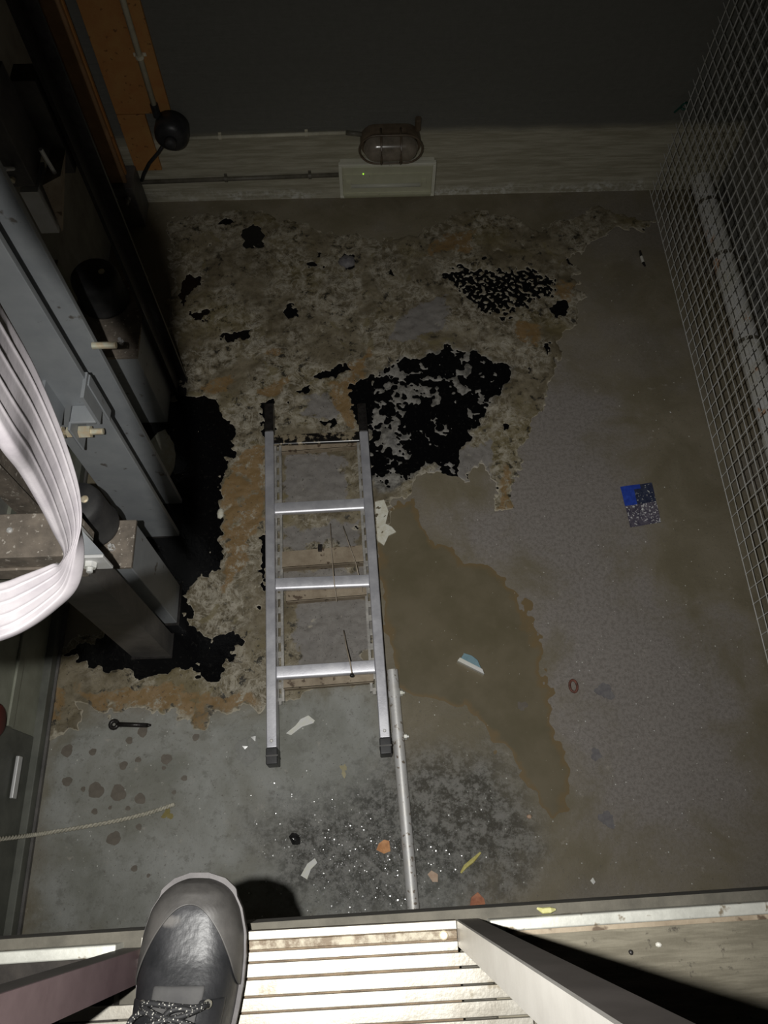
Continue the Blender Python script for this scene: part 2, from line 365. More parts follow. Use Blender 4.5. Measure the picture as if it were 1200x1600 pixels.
# ---- floor
GREY = [[(60, 1180), (110, 1110), (390, 1105), (430, 1065), (600, 1075), (612, 1180), (640, 1260), (760, 1320), (720, 1440), (200, 1500), (40, 1480)]]
def floor_mat():
    m, nt, b, vec = shell('wet_concrete_floor')
    g = node_attr(nt, 'greyness'); w = node_attr(nt, 'grit')
    n0 = node_noise(nt, vec, 1.3, 5); n1 = node_noise(nt, vec, 4.0, 7, 0.65, 0.4); n2 = node_noise(nt, vec, 24, 6, 0.72); n3 = node_noise(nt, vec, 85, 6, 0.78); n6 = node_noise(nt, vec, 220, 2, 0.6)
    brown = node_mix(nt, node_step(nt, n1, 0.34, 0.68), (0.190, 0.163, 0.105), (0.265, 0.230, 0.165))
    mauve = node_mix(nt, node_step(nt, n3, 0.38, 0.62), (0.200, 0.180, 0.168), (0.325, 0.297, 0.282))
    mvf = node_step(nt, node_math(nt, 'ADD', node_attr(nt, 'mauve'), node_math(nt, 'MULTIPLY', node_math(nt, 'SUBTRACT', n1, 0.5), 0.7)), -0.12, 0.14)
    brown = node_mix(nt, node_math(nt, 'MULTIPLY', node_math(nt, 'MAXIMUM', mvf, node_math(nt, 'MULTIPLY', node_step(nt, n0, 0.50, 0.62), 0.5)), 0.85), brown, mauve)
    grey = node_mix(nt, node_step(nt, n1, 0.30, 0.70), (0.215, 0.218, 0.186), (0.375, 0.380, 0.360))
    grey = node_mix(nt, node_math(nt, 'MULTIPLY', node_step(nt, n2, 0.48, 0.34), 0.6), grey, (0.17, 0.168, 0.145))
    grey = node_mix(nt, node_math(nt, 'MULTIPLY', node_step(nt, node_noise(nt, vec, 2.2, 6, 0.6, 0.5), 0.52, 0.68), 0.55), grey, (0.19, 0.180, 0.135))
    gf = node_step(nt, node_math(nt, 'ADD', g, node_math(nt, 'MULTIPLY', node_math(nt, 'SUBTRACT', n1, 0.5), 0.30)), -0.06, 0.08)
    c = node_mix(nt, gf, brown, grey)
    c = node_mix(nt, node_math(nt, 'MULTIPLY', node_step(nt, n3, 0.57, 0.66), 0.75), c, (0.125, 0.112, 0.095))     # pitting
    c = node_mix(nt, node_math(nt, 'MULTIPLY', node_step(nt, n2, 0.60, 0.72), 0.45), c, (0.48, 0.44, 0.38))
    c = node_mix(nt, node_step(nt, n6, 0.74, 0.78), c, (0.62, 0.60, 0.54))
    wf = node_step(nt, node_math(nt, 'ADD', w, node_math(nt, 'MULTIPLY', node_math(nt, 'SUBTRACT', n1, 0.5), 0.40)), -0.08, 0.14)
    c = node_mix(nt, node_math(nt, 'MULTIPLY', wf, 0.85), c, node_mix(nt, node_step(nt, node_math(nt, 'ADD', n3, node_math(nt, 'MULTIPLY', node_math(nt, 'SUBTRACT', n2, 0.5), 1.3)), 0.36, 0.66), (0.070, 0.068, 0.060), (0.290, 0.286, 0.268)))
    nt.links.new(c, b.inputs['Base Color'])
    r = nt.nodes.new('ShaderNodeMapRange'); r.inputs['To Min'].default_value = 0.62; r.inputs['To Max'].default_value = 0.20; nt.links.new(wf, r.inputs['Value'])
    nt.links.new(r.outputs[0], b.inputs['Roughness'])
    h = node_math(nt, 'ADD', node_math(nt, 'MULTIPLY', n3, node_math(nt, 'ADD', node_math(nt, 'MULTIPLY', wf, 1.8), 0.5)), node_math(nt, 'MULTIPLY', n2, 0.6))
    set_bump(nt, b, h, 0.55, 0.004); return m
X, Y = grid(LW, RW, -0.34, BW, 0.012)
gr = union(GREY, X, Y)
MAUVE = [[(800, 640), (880, 560), (960, 620), (1000, 900), (1150, 1000), (1190, 1300), (1000, 1320), (910, 1290), (880, 1150), (840, 1000), (800, 900), (720, 860), (700, 800), (760, 780)]]
mv = union(MAUVE, X, Y)
GRIT = [[(400, 1290), (470, 1250), (560, 1200), (640, 1160), (760, 1140), (830, 1200), (860, 1330), (760, 1420), (600, 1450), (440, 1430)]]
wt = union(GRIT, X, Y)
nx, ny = X.shape
V = np.stack([X.ravel(), Y.ravel(), np.zeros(X.size)], 1)
idx = np.arange(nx * ny).reshape(nx, ny)
Q = np.stack([idx[:-1, :-1], idx[1:, :-1], idx[1:, 1:], idx[:-1, 1:]], -1).reshape(-1, 4)
me = bpy.data.meshes.new('floor'); me.from_pydata(V.tolist(), [], Q.tolist()); me.update()
for k, a in (('greyness', gr), ('grit', wt), ('mauve', mv)):
    at = me.attributes.new(k, 'FLOAT', 'POINT'); at.data.foreach_set('value', a.ravel().astype(np.float32))
fo = link('floor', me, floor_mat(), origin=(0, 0, 0)); fo['kind'] = 'structure'

def struct(name, bm, m, **k):
    o = obj(name, bm, m, **k); o['kind'] = 'structure'; return o
def wall_mat():
    m, nt, b, vec = shell('shaft_wall_back')
    n1 = node_noise(nt, vec, 5, 6, 0.65); n2 = node_noise(nt, vec, 40, 5, 0.7)
    mp = nt.nodes.new('ShaderNodeMapping'); mp.inputs['Scale'].default_value = (2.0, 2.0, 26.0); nt.links.new(vec, mp.inputs['Vector'])
    n3 = node_noise(nt, mp.outputs[0], 3, 5, 0.6)
    sx = nt.nodes.new('ShaderNodeSeparateXYZ'); nt.links.new(vec, sx.inputs[0]); z = sx.outputs['Z']
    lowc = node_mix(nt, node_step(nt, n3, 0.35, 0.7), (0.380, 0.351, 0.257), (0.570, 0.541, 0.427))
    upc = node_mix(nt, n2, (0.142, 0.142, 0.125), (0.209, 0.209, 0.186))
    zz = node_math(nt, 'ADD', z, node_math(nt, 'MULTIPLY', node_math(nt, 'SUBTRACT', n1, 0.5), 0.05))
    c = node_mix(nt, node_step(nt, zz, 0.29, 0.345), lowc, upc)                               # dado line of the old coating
    salt = node_math(nt, 'ADD', z, node_math(nt, 'MULTIPLY', node_math(nt, 'SUBTRACT', n1, 0.5), 0.12))
    c = node_mix(nt, node_math(nt, 'MULTIPLY', node_math(nt, 'MULTIPLY', node_step(nt, salt, 0.075, 0.03), node_math(nt, 'MULTIPLY', node_step(nt, n2, 0.42, 0.6), node_step(nt, node_noise(nt, vec, 4.5, 3), 0.40, 0.62))), 0.7), c, (0.850, 0.850, 0.798))
    nt.links.new(c, b.inputs['Base Color']); b.inputs['Roughness'].default_value = 0.8
    set_bump(nt, b, node_math(nt, 'ADD', n2, n3), 0.4, 0.006); return m
PLAIN = mat('shaft_wall_concrete', (0.247, 0.243, 0.218), (0.399, 0.389, 0.351), 0.85, 0, 6, 0.35, 50)
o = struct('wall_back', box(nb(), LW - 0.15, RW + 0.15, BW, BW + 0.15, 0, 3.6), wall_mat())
struct('wall_left', box(nb(), LW - 0.15, LW, -0.34, BW, 0, 3.6), PLAIN)
struct('wall_right', box(nb(), RW, RW + 0.15, -0.34, BW, 0, 3.6), PLAIN)
struct('wall_front', box(nb(), LW, RW, -0.49, -0.34, 0, 1.30), PLAIN)
# ---- landing ledge, metal edge and landing floor
def landmat():
    m, nt, b, vec = shell('landing_concrete')
    mp = nt.nodes.new('ShaderNodeMapping'); mp.inputs['Scale'].default_value = (3.0, 30.0, 3.0); mp.inputs['Rotation'].default_value = (0, 0, 0.05); nt.links.new(vec, mp.inputs['Vector'])
    n1 = node_noise(nt, mp.outputs[0], 4, 6, 0.65); n2 = node_noise(nt, vec, 60, 5, 0.7)
    c = node_mix(nt, node_step(nt, n1, 0.35, 0.68), (0.150, 0.134, 0.098), (0.240, 0.218, 0.165))
    c = node_mix(nt, node_step(nt, n2, 0.60, 0.72), c, (0.075, 0.065, 0.05))
    nt.links.new(c, b.inputs['Base Color']); b.inputs['Roughness'].default_value = 0.85
    set_bump(nt, b, node_math(nt, 'ADD', n1, n2), 0.35, 0.003); return m
yaw = math.atan2(-0.0165, 0.95)
LD = thing('landing_slab', (0, -0.06, 1.25), 'concrete landing slab edge with pale metal strip at the pit edge', 'landing')
LD['kind'] = 'structure'; LD.name = 'trim_1'
RZ = Matrix.Translation((0.1, -0.055, 0)) @ Matrix.Rotation(0.022, 4, 'Z') @ Matrix.Translation((-0.1, 0.055, 0))
obj('ledge', box(nb(), LW, RW, -0.34, -0.044, 1.28, 1.370, RZ), MT['ledge'], LD)
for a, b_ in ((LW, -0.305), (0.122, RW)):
    obj('landing_floor' if a > 0 else 'shaded_landing_floor', box(nb(), a, b_, -0.75, -0.068, 1.36, 1.392, RZ), landmat() if a > 0 else MT['landshade'], LD)  # left piece is plain landing floor with its shade painted in
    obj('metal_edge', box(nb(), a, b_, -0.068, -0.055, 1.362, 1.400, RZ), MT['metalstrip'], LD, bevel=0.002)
obj('edge_lip', box(nb(), 0.122, RW, -0.073, -0.068, 1.365, 1.397, RZ), MT['tan'], LD)
obj('landing_floor', box(nb(), -0.305, 0.122, -0.75, -0.30, 1.36, 1.392, RZ), landmat(), LD)

# ================================================================== SPILLS ON THE FLOOR
SCUM = [[(266, 345), (330, 328), (420, 335), (470, 352), (540, 368), (600, 378), (650, 368), (700, 340), (760, 328), (812, 345), (850, 358), (905, 335), (940, 322), (985, 338), (1025, 345),
         (1000, 356), (955, 362), (925, 380), (900, 395), (897, 430), (912, 460), (906, 490), (880, 530), (862, 590), (845, 650), (822, 690), (805, 740), (785, 800), (768, 800), (772, 750), (755, 715), (730, 755), (690, 742), (655, 752), (640, 770), (600, 785), (585, 790),
         (588, 860), (584, 920), (584, 1000), (575, 1068), (520, 1062), (450, 1092), (425, 1090), (400, 1112), (335, 1116), (312, 1140), (292, 1122), (230, 1114), (180, 1119), (150, 1102), (120, 1106), (95, 1150), (75, 1150), (66, 1110), (80, 1040), (100, 1010), (200, 980), (200, 760), (230, 640), (266, 600)],
        [(585, 785), (605, 782), (608, 820), (600, 850), (588, 850)],
        [(66, 1105), (100, 1085), (140, 1115), (130, 1140), (100, 1150), (70, 1150)]]
BLACK1 = [[(578, 590), (600, 575), (625, 560), (665, 555), (700, 535), (735, 548), (760, 560), (800, 572), (798, 598), (775, 620), (755, 650), (735, 690), (715, 720), (728, 758), (700, 748), (676, 732), (650, 740), (620, 768), (590, 772), (576, 740), (572, 660)]]
BLACK2 = [[(690, 425), (740, 418), (800, 420), (862, 430), (868, 460), (840, 475), (800, 480), (790, 505), (745, 480), (718, 455)]]
BLACK3 = [[(200, 640), (285, 615), (335, 625), (372, 668), (362, 700), (350, 735), (355, 770), (352, 830), (345, 860), (322, 900), (295, 940), (290, 985), (330, 1000), (375, 985), (392, 1000), (360, 1022), (335, 1062), (300, 1045), (255, 1055), (190, 1050), (140, 1040), (100, 1030), (150, 1000), (200, 960), (200, 800)],
          [(405, 840), (418, 830), (418, 940), (408, 900)]]
HOLES = [[(378, 362), (395, 352), (410, 358), (412, 386), (382, 388)], [(340, 348), (355, 341), (366, 346), (352, 354)], [(532, 404), (540, 397), (554, 402), (553, 420), (540, 422)], [(478, 412), (490, 410), (492, 418), (482, 420)],
         [(497, 395), (503, 397), (498, 402)], [(440, 487), (452, 478), (468, 484), (466, 496), (448, 496)], [(278, 455), (292, 430), (320, 436), (300, 455), (285, 480)], [(296, 490), (328, 484), (318, 504)], [(345, 525), (392, 515), (388, 530), (355, 535)],
         [(490, 590), (540, 568), (548, 580), (515, 592)], [(545, 600), (580, 590), (580, 660), (556, 660)], [(860, 480), (885, 470), (886, 495), (866, 497)], [(882, 405), (896, 402), (892, 418)], [(848, 540), (862, 535), (858, 552)], [(463, 612), (485, 600), (480, 615)], [(500, 660), (525, 655), (522, 668)], [(408, 630), (424, 625), (425, 690), (412, 690)],
         [(600, 428), (612, 420), (616, 430)], [(750, 402), (760, 400), (760, 406)], [(786, 668), (793, 665), (793, 674)]]
OCHRE = [[(120, 1078), (180, 1085), (230, 1068), (270, 1072), (290, 1090), (390, 1085), (392, 1108), (330, 1112), (310, 1135), (296, 1118), (230, 1108), (180, 1114), (150, 1098)], [(70, 1060), (100, 1075), (112, 1095), (90, 1128), (68, 1120)],
         [(375, 700), (415, 690), (412, 820), (385, 850), (360, 930), (345, 900), (358, 800), (352, 760)], [(350, 590), (365, 600), (350, 618), (322, 612), (325, 600)], [(545, 590), (560, 640), (555, 680), (520, 640), (525, 600)], [(415, 552), (450, 545), (440, 560)],
         [(400, 605), (450, 590), (440, 615), (405, 620)], [(555, 560), (575, 550), (572, 590), (530, 600)], [(870, 440), (905, 440), (895, 470), (870, 462)], [(785, 800), (800, 730), (790, 730), (770, 800)], [(800, 505), (845, 510), (840, 545), (808, 530)], [(690, 370), (740, 365), (735, 395), (660, 400)]]
BARE = [[(455, 945), (545, 928), (578, 945), (580, 1060), (470, 1050), (465, 990)], [(440, 895), (570, 885), (572, 905), (440, 915)], [(480, 620), (520, 615), (530, 640), (518, 660), (470, 655)], [(445, 712), (490, 705), (540, 715), (545, 765), (520, 795), (440, 800), (440, 745)], [(440, 830), (555, 815), (555, 850), (445, 860)], [(600, 690), (640, 665), (650, 690), (620, 745), (600, 735)], [(720, 700), (770, 690), (775, 760), (700, 800), (655, 800), (650, 760), (685, 740)], [(640, 480), (700, 470), (690, 520), (600, 540)]]
ST = 0.006
X, Y = grid(-1.03, 1.26, 0.38, 2.60, ST)
wx = X + fbm(X, Y, 9, 4, 3) * 0.05; wy = Y + fbm(X, Y, 9, 4, 23) * 0.05
wx = wx + fbm(X, Y, 34, 4, 33) * 0.022; wy = wy + fbm(X, Y, 34, 4, 53) * 0.022
s_scum = union(SCUM, wx, wy)
s_b1 = union(BLACK1, X + fbm(X, Y, 18, 4, 5) * 0.035, Y + fbm(X, Y, 18, 4, 6) * 0.035)
s_b2 = union(BLACK2, wx, wy); s_b3 = union(BLACK3, wx, wy)
s_h = union(HOLES, X + fbm(X, Y, 36, 4, 8) * 0.026, Y + fbm(X, Y, 36, 4, 9) * 0.026)
n_f = fbm(X, Y, 22, 5, 1); n_m = fbm(X, Y, 7, 5, 2); n_ff = fbm(X, Y, 66, 3, 4); ridge = 1 - np.abs(fbm(X, Y, 16, 4, 12)) * 2.4
def sst(v, a, b): t = np.clip((v - a) / (b - a), 0, 1); return t * t * (3 - 2 * t)
k1 = sst(s_b1, -0.006, 0.012); k2 = sst(s_b2, -0.03, 0.03); k3 = sst(s_b3, -0.012, 0.015); kh = sst(s_h, -0.006, 0.004)
G = 0.62 + 0.9 * n_m * 0.6 + 0.9 * n_f
fl_ = sst(-sdf(fl((640, 560), (660, 640), (640, 700), (625, 760), (900, 800), (900, 500)), X, Y), -0.02, 0.05)
foam1 = (n_m * 0.9 + ridge * 0.55 + n_f * 0.8 + n_ff * 0.25 - 0.60 + 0.26 * fl_)
G = G * (1 - k1) + k1 * np.where(foam1 > 0, foam1, -0.2 + foam1 * 0.2)
G = G * (1 - k2) + k2 * (n_ff * 2.0 + n_f * 0.5 - 0.30)
G = G * (1 - k3) + k3 * (n_ff * 1.0 + n_f * 1.0 - 0.85 + 0.35 * (1 - sst(s_b3, 0.0, 0.06)))
G = G * (1 - kh) + kh * -0.6
Fd = np.minimum(G, s_scum / 0.03)
zt = 0.0025 + 0.004 * np.clip(Fd, 0, 1) + 0.0035 * np.clip(n_f + 0.3, 0, 1) + 0.0015 * n_ff
ochre = union(OCHRE, wx, wy); bare = union(BARE, wx, wy)
def scum_mat():
    m, nt, b, vec = shell('dried_oil_scum')
    fld = node_attr(nt, 'edge'); oc = node_attr(nt, 'ochre'); br = node_attr(nt, 'bare')
    n1 = node_noise(nt, vec, 7, 7, 0.7, 0.8); n2 = node_noise(nt, vec, 30, 8, 0.74, 0.35); n3 = node_noise(nt, vec, 120, 4, 0.7, 0.2); n4 = node_noise(nt, vec, 3.5, 5, 0.6)
    n5 = node_noise(nt, vec, 15, 7, 0.66, 0.9); nA = node_noise(nt, vec, 4.6, 3, 0.5, 0.6); nB = node_noise(nt, vec, 8.5, 5, 0.6, 1.0)
    crust = node_step(nt, nA, 0.38, 0.58); smooth = node_step(nt, nB, 0.60, 0.66)
    ln = node_math(nt, 'ABSOLUTE', node_math(nt, 'SUBTRACT', n5, 0.5)); crackle = node_math(nt, 'MULTIPLY', node_step(nt, ln, 0.040, 0.006), crust)
    c = node_mix(nt, node_step(nt, n1, 0.36, 0.64), (0.130, 0.105, 0.062), (0.250, 0.212, 0.140))
    c = node_mix(nt, node_math(nt, 'MULTIPLY', node_step(nt, n4, 0.50, 0.64), 0.6), c, (0.165, 0.130, 0.050))
    c = node_mix(nt, node_math(nt, 'MULTIPLY', node_math(nt, 'MULTIPLY', crust, node_step(nt, n2, 0.44, 0.64)), 0.8), c, (0.46, 0.42, 0.335))
    c = node_mix(nt, node_math(nt, 'MULTIPLY', crackle, 0.5), c, (0.54, 0.50, 0.41))
    c = node_mix(nt, node_math(nt, 'MULTIPLY', smooth, 0.75), c, node_mix(nt, n1, (0.17, 0.140, 0.066), (0.24, 0.20, 0.105)))
    ocf = node_step(nt, node_math(nt, 'ADD', oc, node_math(nt, 'MULTIPLY', node_math(nt, 'SUBTRACT', n2, 0.5), 0.05)), -0.006, 0.006)
    c = node_mix(nt, node_math(nt, 'MULTIPLY', ocf, node_math(nt, 'MULTIPLY', node_step(nt, n2, 0.62, 0.50), 0.85)), c, node_mix(nt, n1, (0.215, 0.130, 0.048), (0.310, 0.195, 0.080)))
    brf = node_math(nt, 'MULTIPLY', node_step(nt, node_math(nt, 'ADD', br, node_math(nt, 'MULTIPLY', node_math(nt, 'SUBTRACT', n2, 0.5), 0.06)), -0.006, 0.008), 0.85)
    c = node_mix(nt, brf, c, node_mix(nt, n2, (0.190, 0.178, 0.168), (0.300, 0.283, 0.272)))
    c = node_mix(nt, node_math(nt, 'MULTIPLY', node_step(nt, fld, 0.22, 0.03), 0.6), c, (0.58, 0.53, 0.42))
    dark = node_math(nt, 'MULTIPLY', node_math(nt, 'MULTIPLY', node_step(nt, n2, 0.455, 0.385), node_step(nt, node_noise(nt, vec, 6.5, 4, 0.6), 0.42, 0.56)), node_math(nt, 'SUBTRACT', 1.0, node_math(nt, 'MAXIMUM', node_math(nt, 'MAXIMUM', ocf, brf), smooth)))
    c = node_mix(nt, node_math(nt, 'MULTIPLY', dark, 0.92), c, (0.020, 0.018, 0.014))
    c = node_mix(nt, node_math(nt, 'MULTIPLY', node_step(nt, n3, 0.60, 0.68), 0.8), c, (0.035, 0.030, 0.022))
    fm = node_attr(nt, 'foam')
    c = node_mix(nt, node_math(nt, 'MULTIPLY', fm, 0.8), c, node_mix(nt, node_step(nt, n2, 0.35, 0.65), (0.10, 0.098, 0.092), (0.36, 0.35, 0.33)))
    nt.links.new(c, b.inputs['Base Color'])
    r = nt.nodes.new('ShaderNodeMapRange'); r.inputs['To Min'].default_value = 0.45; r.inputs['To Max'].default_value = 0.8; nt.links.new(n2, r.inputs['Value']); nt.links.new(r.outputs[0], b.inputs['Roughness'])
    set_bump(nt, b, node_math(nt, 'ADD', n2, node_math(nt, 'MULTIPLY', n3, 0.4)), 0.45, 0.004); return m
o = sheet('oil_scum', Fd, X, Y, {'edge': Fd, 'ochre': ochre, 'bare': bare, 'foam': sst(s_b1, -0.01, 0.02)}, zt, scum_mat())
tag(o, 'crusted cream and brown scum floating on the oil at the back of the pit floor', 'scum', kind='stuff')
def oil_mat():
    m, nt, b, vec = shell('black_oil')
    n = node_noise(nt, vec, 70, 4, 0.7); n1 = node_noise(nt, vec, 24, 5, 0.65)
    nt.links.new(node_mix(nt, node_step(nt, n, 0.55, 0.75), (0.004, 0.004, 0.0045), (0.02, 0.019, 0.017)), b.inputs['Base Color'])
    b.inputs['Roughness'].default_value = 0.08
    set_bump(nt, b, n1, 0.30, 0.005); return m
OILM = oil_mat()
zo = np.full(X.shape, 0.0022)
split = sdf(fl((-50, 1700), (-400, 500), (300, 560), (395, 620), (430, 700), (430, 1200), (300, 1300)), X, Y)
poolR = np.minimum(s_scum - 0.004, -split) / 0.03; poolL = np.minimum(s_scum - 0.004, split) / 0.03
o = sheet('oil_puddle', poolR, X, Y, {}, zo, OILM); tag(o, 'large black oil puddle with floating foam to the right of the ladder top', 'puddle')
o = sheet('oil_puddle', poolL, X, Y, {}, zo, OILM); tag(o, 'black oil puddle spread around the steel posts at the left', 'puddle')
# olive silty water
WET = [[(592, 800), (640, 775), (652, 800), (660, 825), (690, 850), (712, 862), (745, 885), (795, 910), (825, 955), (838, 1000), (850, 1060), (862, 1110), (880, 1160), (893, 1220), (885, 1260), (872, 1300), (850, 1290), (800, 1200), (740, 1130), (690, 1100), (640, 1090), (612, 1050), (600, 950)]]
X2, Y2 = grid(-0.1, 0.75, 0.0, 1.25, 0.007)
s_w = union(WET, X2 + fbm(X2, Y2, 12, 4, 40) * 0.05, Y2 + fbm(X2, Y2, 12, 4, 44) * 0.05)
fade = union([[(600, 1130), (700, 1120), (800, 1180), (880, 1330), (560, 1400)]], X2, Y2)
Fw = s_w / 0.03 - sst(fade, -0.10, 0.12) * (1.5 - 3.6 * fbm(X2, Y2, 16, 5, 47))
def wet_mat():
    m, nt, b, vec = shell('silty_water')
    n1 = node_noise(nt, vec, 6, 5); n2 = node_noise(nt, vec, 60, 5, 0.7); e = node_attr(nt, 'edge')
    c = node_mix(nt, node_step(nt, n1, 0.35, 0.65), (0.156, 0.134, 0.083), (0.199, 0.169, 0.112))
    c = node_mix(nt, node_step(nt, e, 0.9, 0.05), c, (0.216, 0.158, 0.083))
    c = node_mix(nt, node_step(nt, n2, 0.66, 0.72), c, (0.351, 0.323, 0.279))
    nt.links.new(c, b.inputs['Base Color']); b.inputs['Roughness'].default_value = 0.28
    set_bump(nt, b, n2, 0.08, 0.002); return m
o = sheet('water_puddle', Fw, X2, Y2, {'edge': np.clip(Fw, 0, 3)}, np.full(X2.shape, 0.0008), wet_mat(), rimk=1.0)
tag(o, 'shallow olive-brown silty water puddle right of the pipe', 'puddle')

# small round oil drops on the grey concrete
def blob(c, r, seed, n=18, j=0.14, sx=1.0):
    rr = random.Random(seed); ph = [rr.random() * 6.28 for _ in range(4)]
    return [(c[0] + sx * r * (1 + j * (math.sin(2 * a + ph[0]) * .5 + math.sin(3 * a + ph[1]) * .6 + math.sin(5 * a + ph[2]) * .35 + math.sin(9 * a + ph[3]) * .25)) * math.cos(a),
             c[1] + r * (1 + j * (math.sin(2 * a + ph[0]) * .5 + math.sin(3 * a + ph[1]) * .6 + math.sin(5 * a + ph[2]) * .35 + math.sin(9 * a + ph[3]) * .25)) * math.sin(a)) for a in [k * 2 * math.pi / n for k in range(n)]]
DROPS = [(105, 1173, 10), (145, 1175, 6), (193, 1196, 7), (216, 1187, 5), (260, 1186, 9), (202, 1157, 6), (223, 1143, 9), (256, 1200, 3.5), (105, 1221, 8), (150, 1235, 13), (185, 1239, 13), (219, 1248, 9), (148, 1268, 5), (288, 1216, 5), (272, 1238, 3.5), (306, 1152, 6), (200, 1263, 4), (217, 1292, 5), (178, 1310, 11), (130, 1233, 4), (172, 1262, 3), (210, 1357, 5), (232, 1368, 3)]
for i, (x, y, r) in enumerate(DROPS):
    p = onz(x, y); o = obj('oil_drop', prism(nb(), blob(p, r * 0.00175, i), 0.0002, 0.0012), MT['stain'])
    tag(o, 'small dark dried oil drop on grey concrete between rope and left scum', 'stain', 'dried oil drops on the grey concrete')
for x, y, r, lab, mm in ((945, 1080, 14, 'smudged dark grey stain right of the rusty ring', 'greystain'), (931, 1179, 9, 'dark grey stain with black core below the rusty ring', 'greystain'), (816, 1103, 8, 'dark smudge in the olive water puddle', 'stain'), (948, 1280, 12, 'faint grey stain near the lower right landing edge', 'greystain')):
    p = onz(x, y); o = obj('floor_stain', prism(nb(), blob(p, r * 0.0018, x, 24, 0.3), 0.0004, 0.0020), MT[mm]); tag(o, lab, 'stain')
for x, y, r, lab in ((537, 1203, 8, 'small olive splat below the ladder foot'), (262, 1272, 9, 'olive smear under the rope end')):
    p = onz(x, y); o = obj('olive_splat', prism(nb(), blob(p, r * 0.0018, x, 22, 0.55, 0.7), 0.0003, 0.0014), MT['olive']); tag(o, lab, 'stain')
# glistening grit
bm = nb(); rg = random.Random(5)
Pg = [onz(480 + 0, 1360), ]
cnt = 0
while cnt < 2400:
    x = rg.gauss(560, 85); y = rg.gauss(1350, 60)
    if y > 1445 or y < 1120 or x < 390 or x > 900 or (x < 480 and y > 1340): continue
    p = onz(x, y); s = rg.uniform(0.0012, 0.0030); a = rg.uniform(0, 6.28)
    tilt = Vector((rg.gauss(0, .16), rg.gauss(0, .16), 0))
    q = [Vector((math.cos(a + k * 2.1) * s * rg.uniform(.6, 1.2), math.sin(a + k * 2.1) * s * rg.uniform(.6, 1.2), 0)) for k in range(3)]
    zc = .0008 + s * .3
    v = [bm.verts.new(p + t + Vector((0, 0, zc + t.dot(tilt)))) for t in q] + [bm.verts.new(p + t * .9) for t in q]
    for f in ((0, 1, 2), (0, 3, 4, 1), (1, 4, 5, 2), (2, 5, 3, 0)): bm.faces.new([v[i] for i in f])
    cnt += 1
o = obj('wet_grit', bm, MT['grit']); tag(o, 'glistening wet grit scattered over the floor beside the pipe', 'grit', kind='stuff')
bm = nb(); cnt = 0
while cnt < 420:
    x = rg.uniform(80, 1180); y = rg.uniform(420, 1440); p = onz(x, y)
    if p.x > 1.2 or not (x > 910 or y > 1110 or (x > 650 and y > 800)): continue
    s = rg.uniform(0.0009, 0.0024); h = rg.uniform(.0012, .003)
    v = [bm.verts.new(p + Vector((math.cos(k * 1.57 + x) * s, math.sin(k * 1.57 + x) * s, 0.0))) for k in range(4)] + [bm.verts.new(p + Vector((0, 0, h)))]
    for k in range(4): bm.faces.new((v[k], v[(k + 1) % 4], v[4]))
    cnt += 1
o = obj('pale_crumbs', bm, MT['paper']); tag(o, 'tiny pale crumbs strewn over the whole pit floor', 'crumbs', kind='stuff')

# ================================================================== LADDER
LB = lambda x, y: onz(x, y, 0.085); LT = lambda x, y: onz(x, y, 0.045)
L0, L1 = LB(424.5, 1188), LT(420.5, 632); R0, R1 = LB(603, 1172), LT(565, 632)
lad = thing('aluminium_ladder', Vector((-0.15, 0.9, 0.0)), 'aluminium ladder section lying flat on the pit floor', 'ladder')
for a, b_, sd in ((L0, L1, -1), (R0, R1, 1)):
    a = a.copy(); b_ = b_.copy(); d = (b_ - a).normalized()
    top = Vector((0, 0, 0.03)); a2 = a - top; b2 = b_ - Vector((0, 0, 0.022))
    st = obj('stile', bar(nb(), a2 + d * 0.035, b2 - d * 0.12, 0.031, 0.06), MT['alu'], lad, bevel=0.003)
    obj('oily_end', bar(nb(), b2 - d * 0.12, b2, 0.031, 0.058), MT['iron'], lad, bevel=0.003)
    cap = obj('end_cap', bar(nb(), a2 - d * 0.012, a2 + d * 0.035, 0.034, 0.063), MT['plastic'], lad, bevel=0.003)
    for t in (0.0,): obj('cap_ridge', bar(nb(), a2 + d * 0.010, a2 + d * 0.014, 0.036, 0.065), MT['greydark'], cap)
    bm = nb(); lathe(bm, a + d * 0.055, [(0.005, -0.002), (0.005, 0.0015), (0.003, 0.003)], n=12); obj('rivet', bm, MT['galv'], lad)
    if sd == 1:
        q0 = a + (b_ - a) * 0.345; q1 = a + (b_ - a) * 0.43
        obj('worn_label', bar(nb(), q0 + Vector((0, 0, .0004)), q1 + Vector((0, 0, .0004)), 0.0305, 0.0012), MT['slot'], lad)
dirL = (L1 - L0); dirR = (R1 - R0)
def on_stile(P0, P1, yv): t = (yv - P0.y) / (P1.y - P0.y); return P0 + (P1 - P0) * t
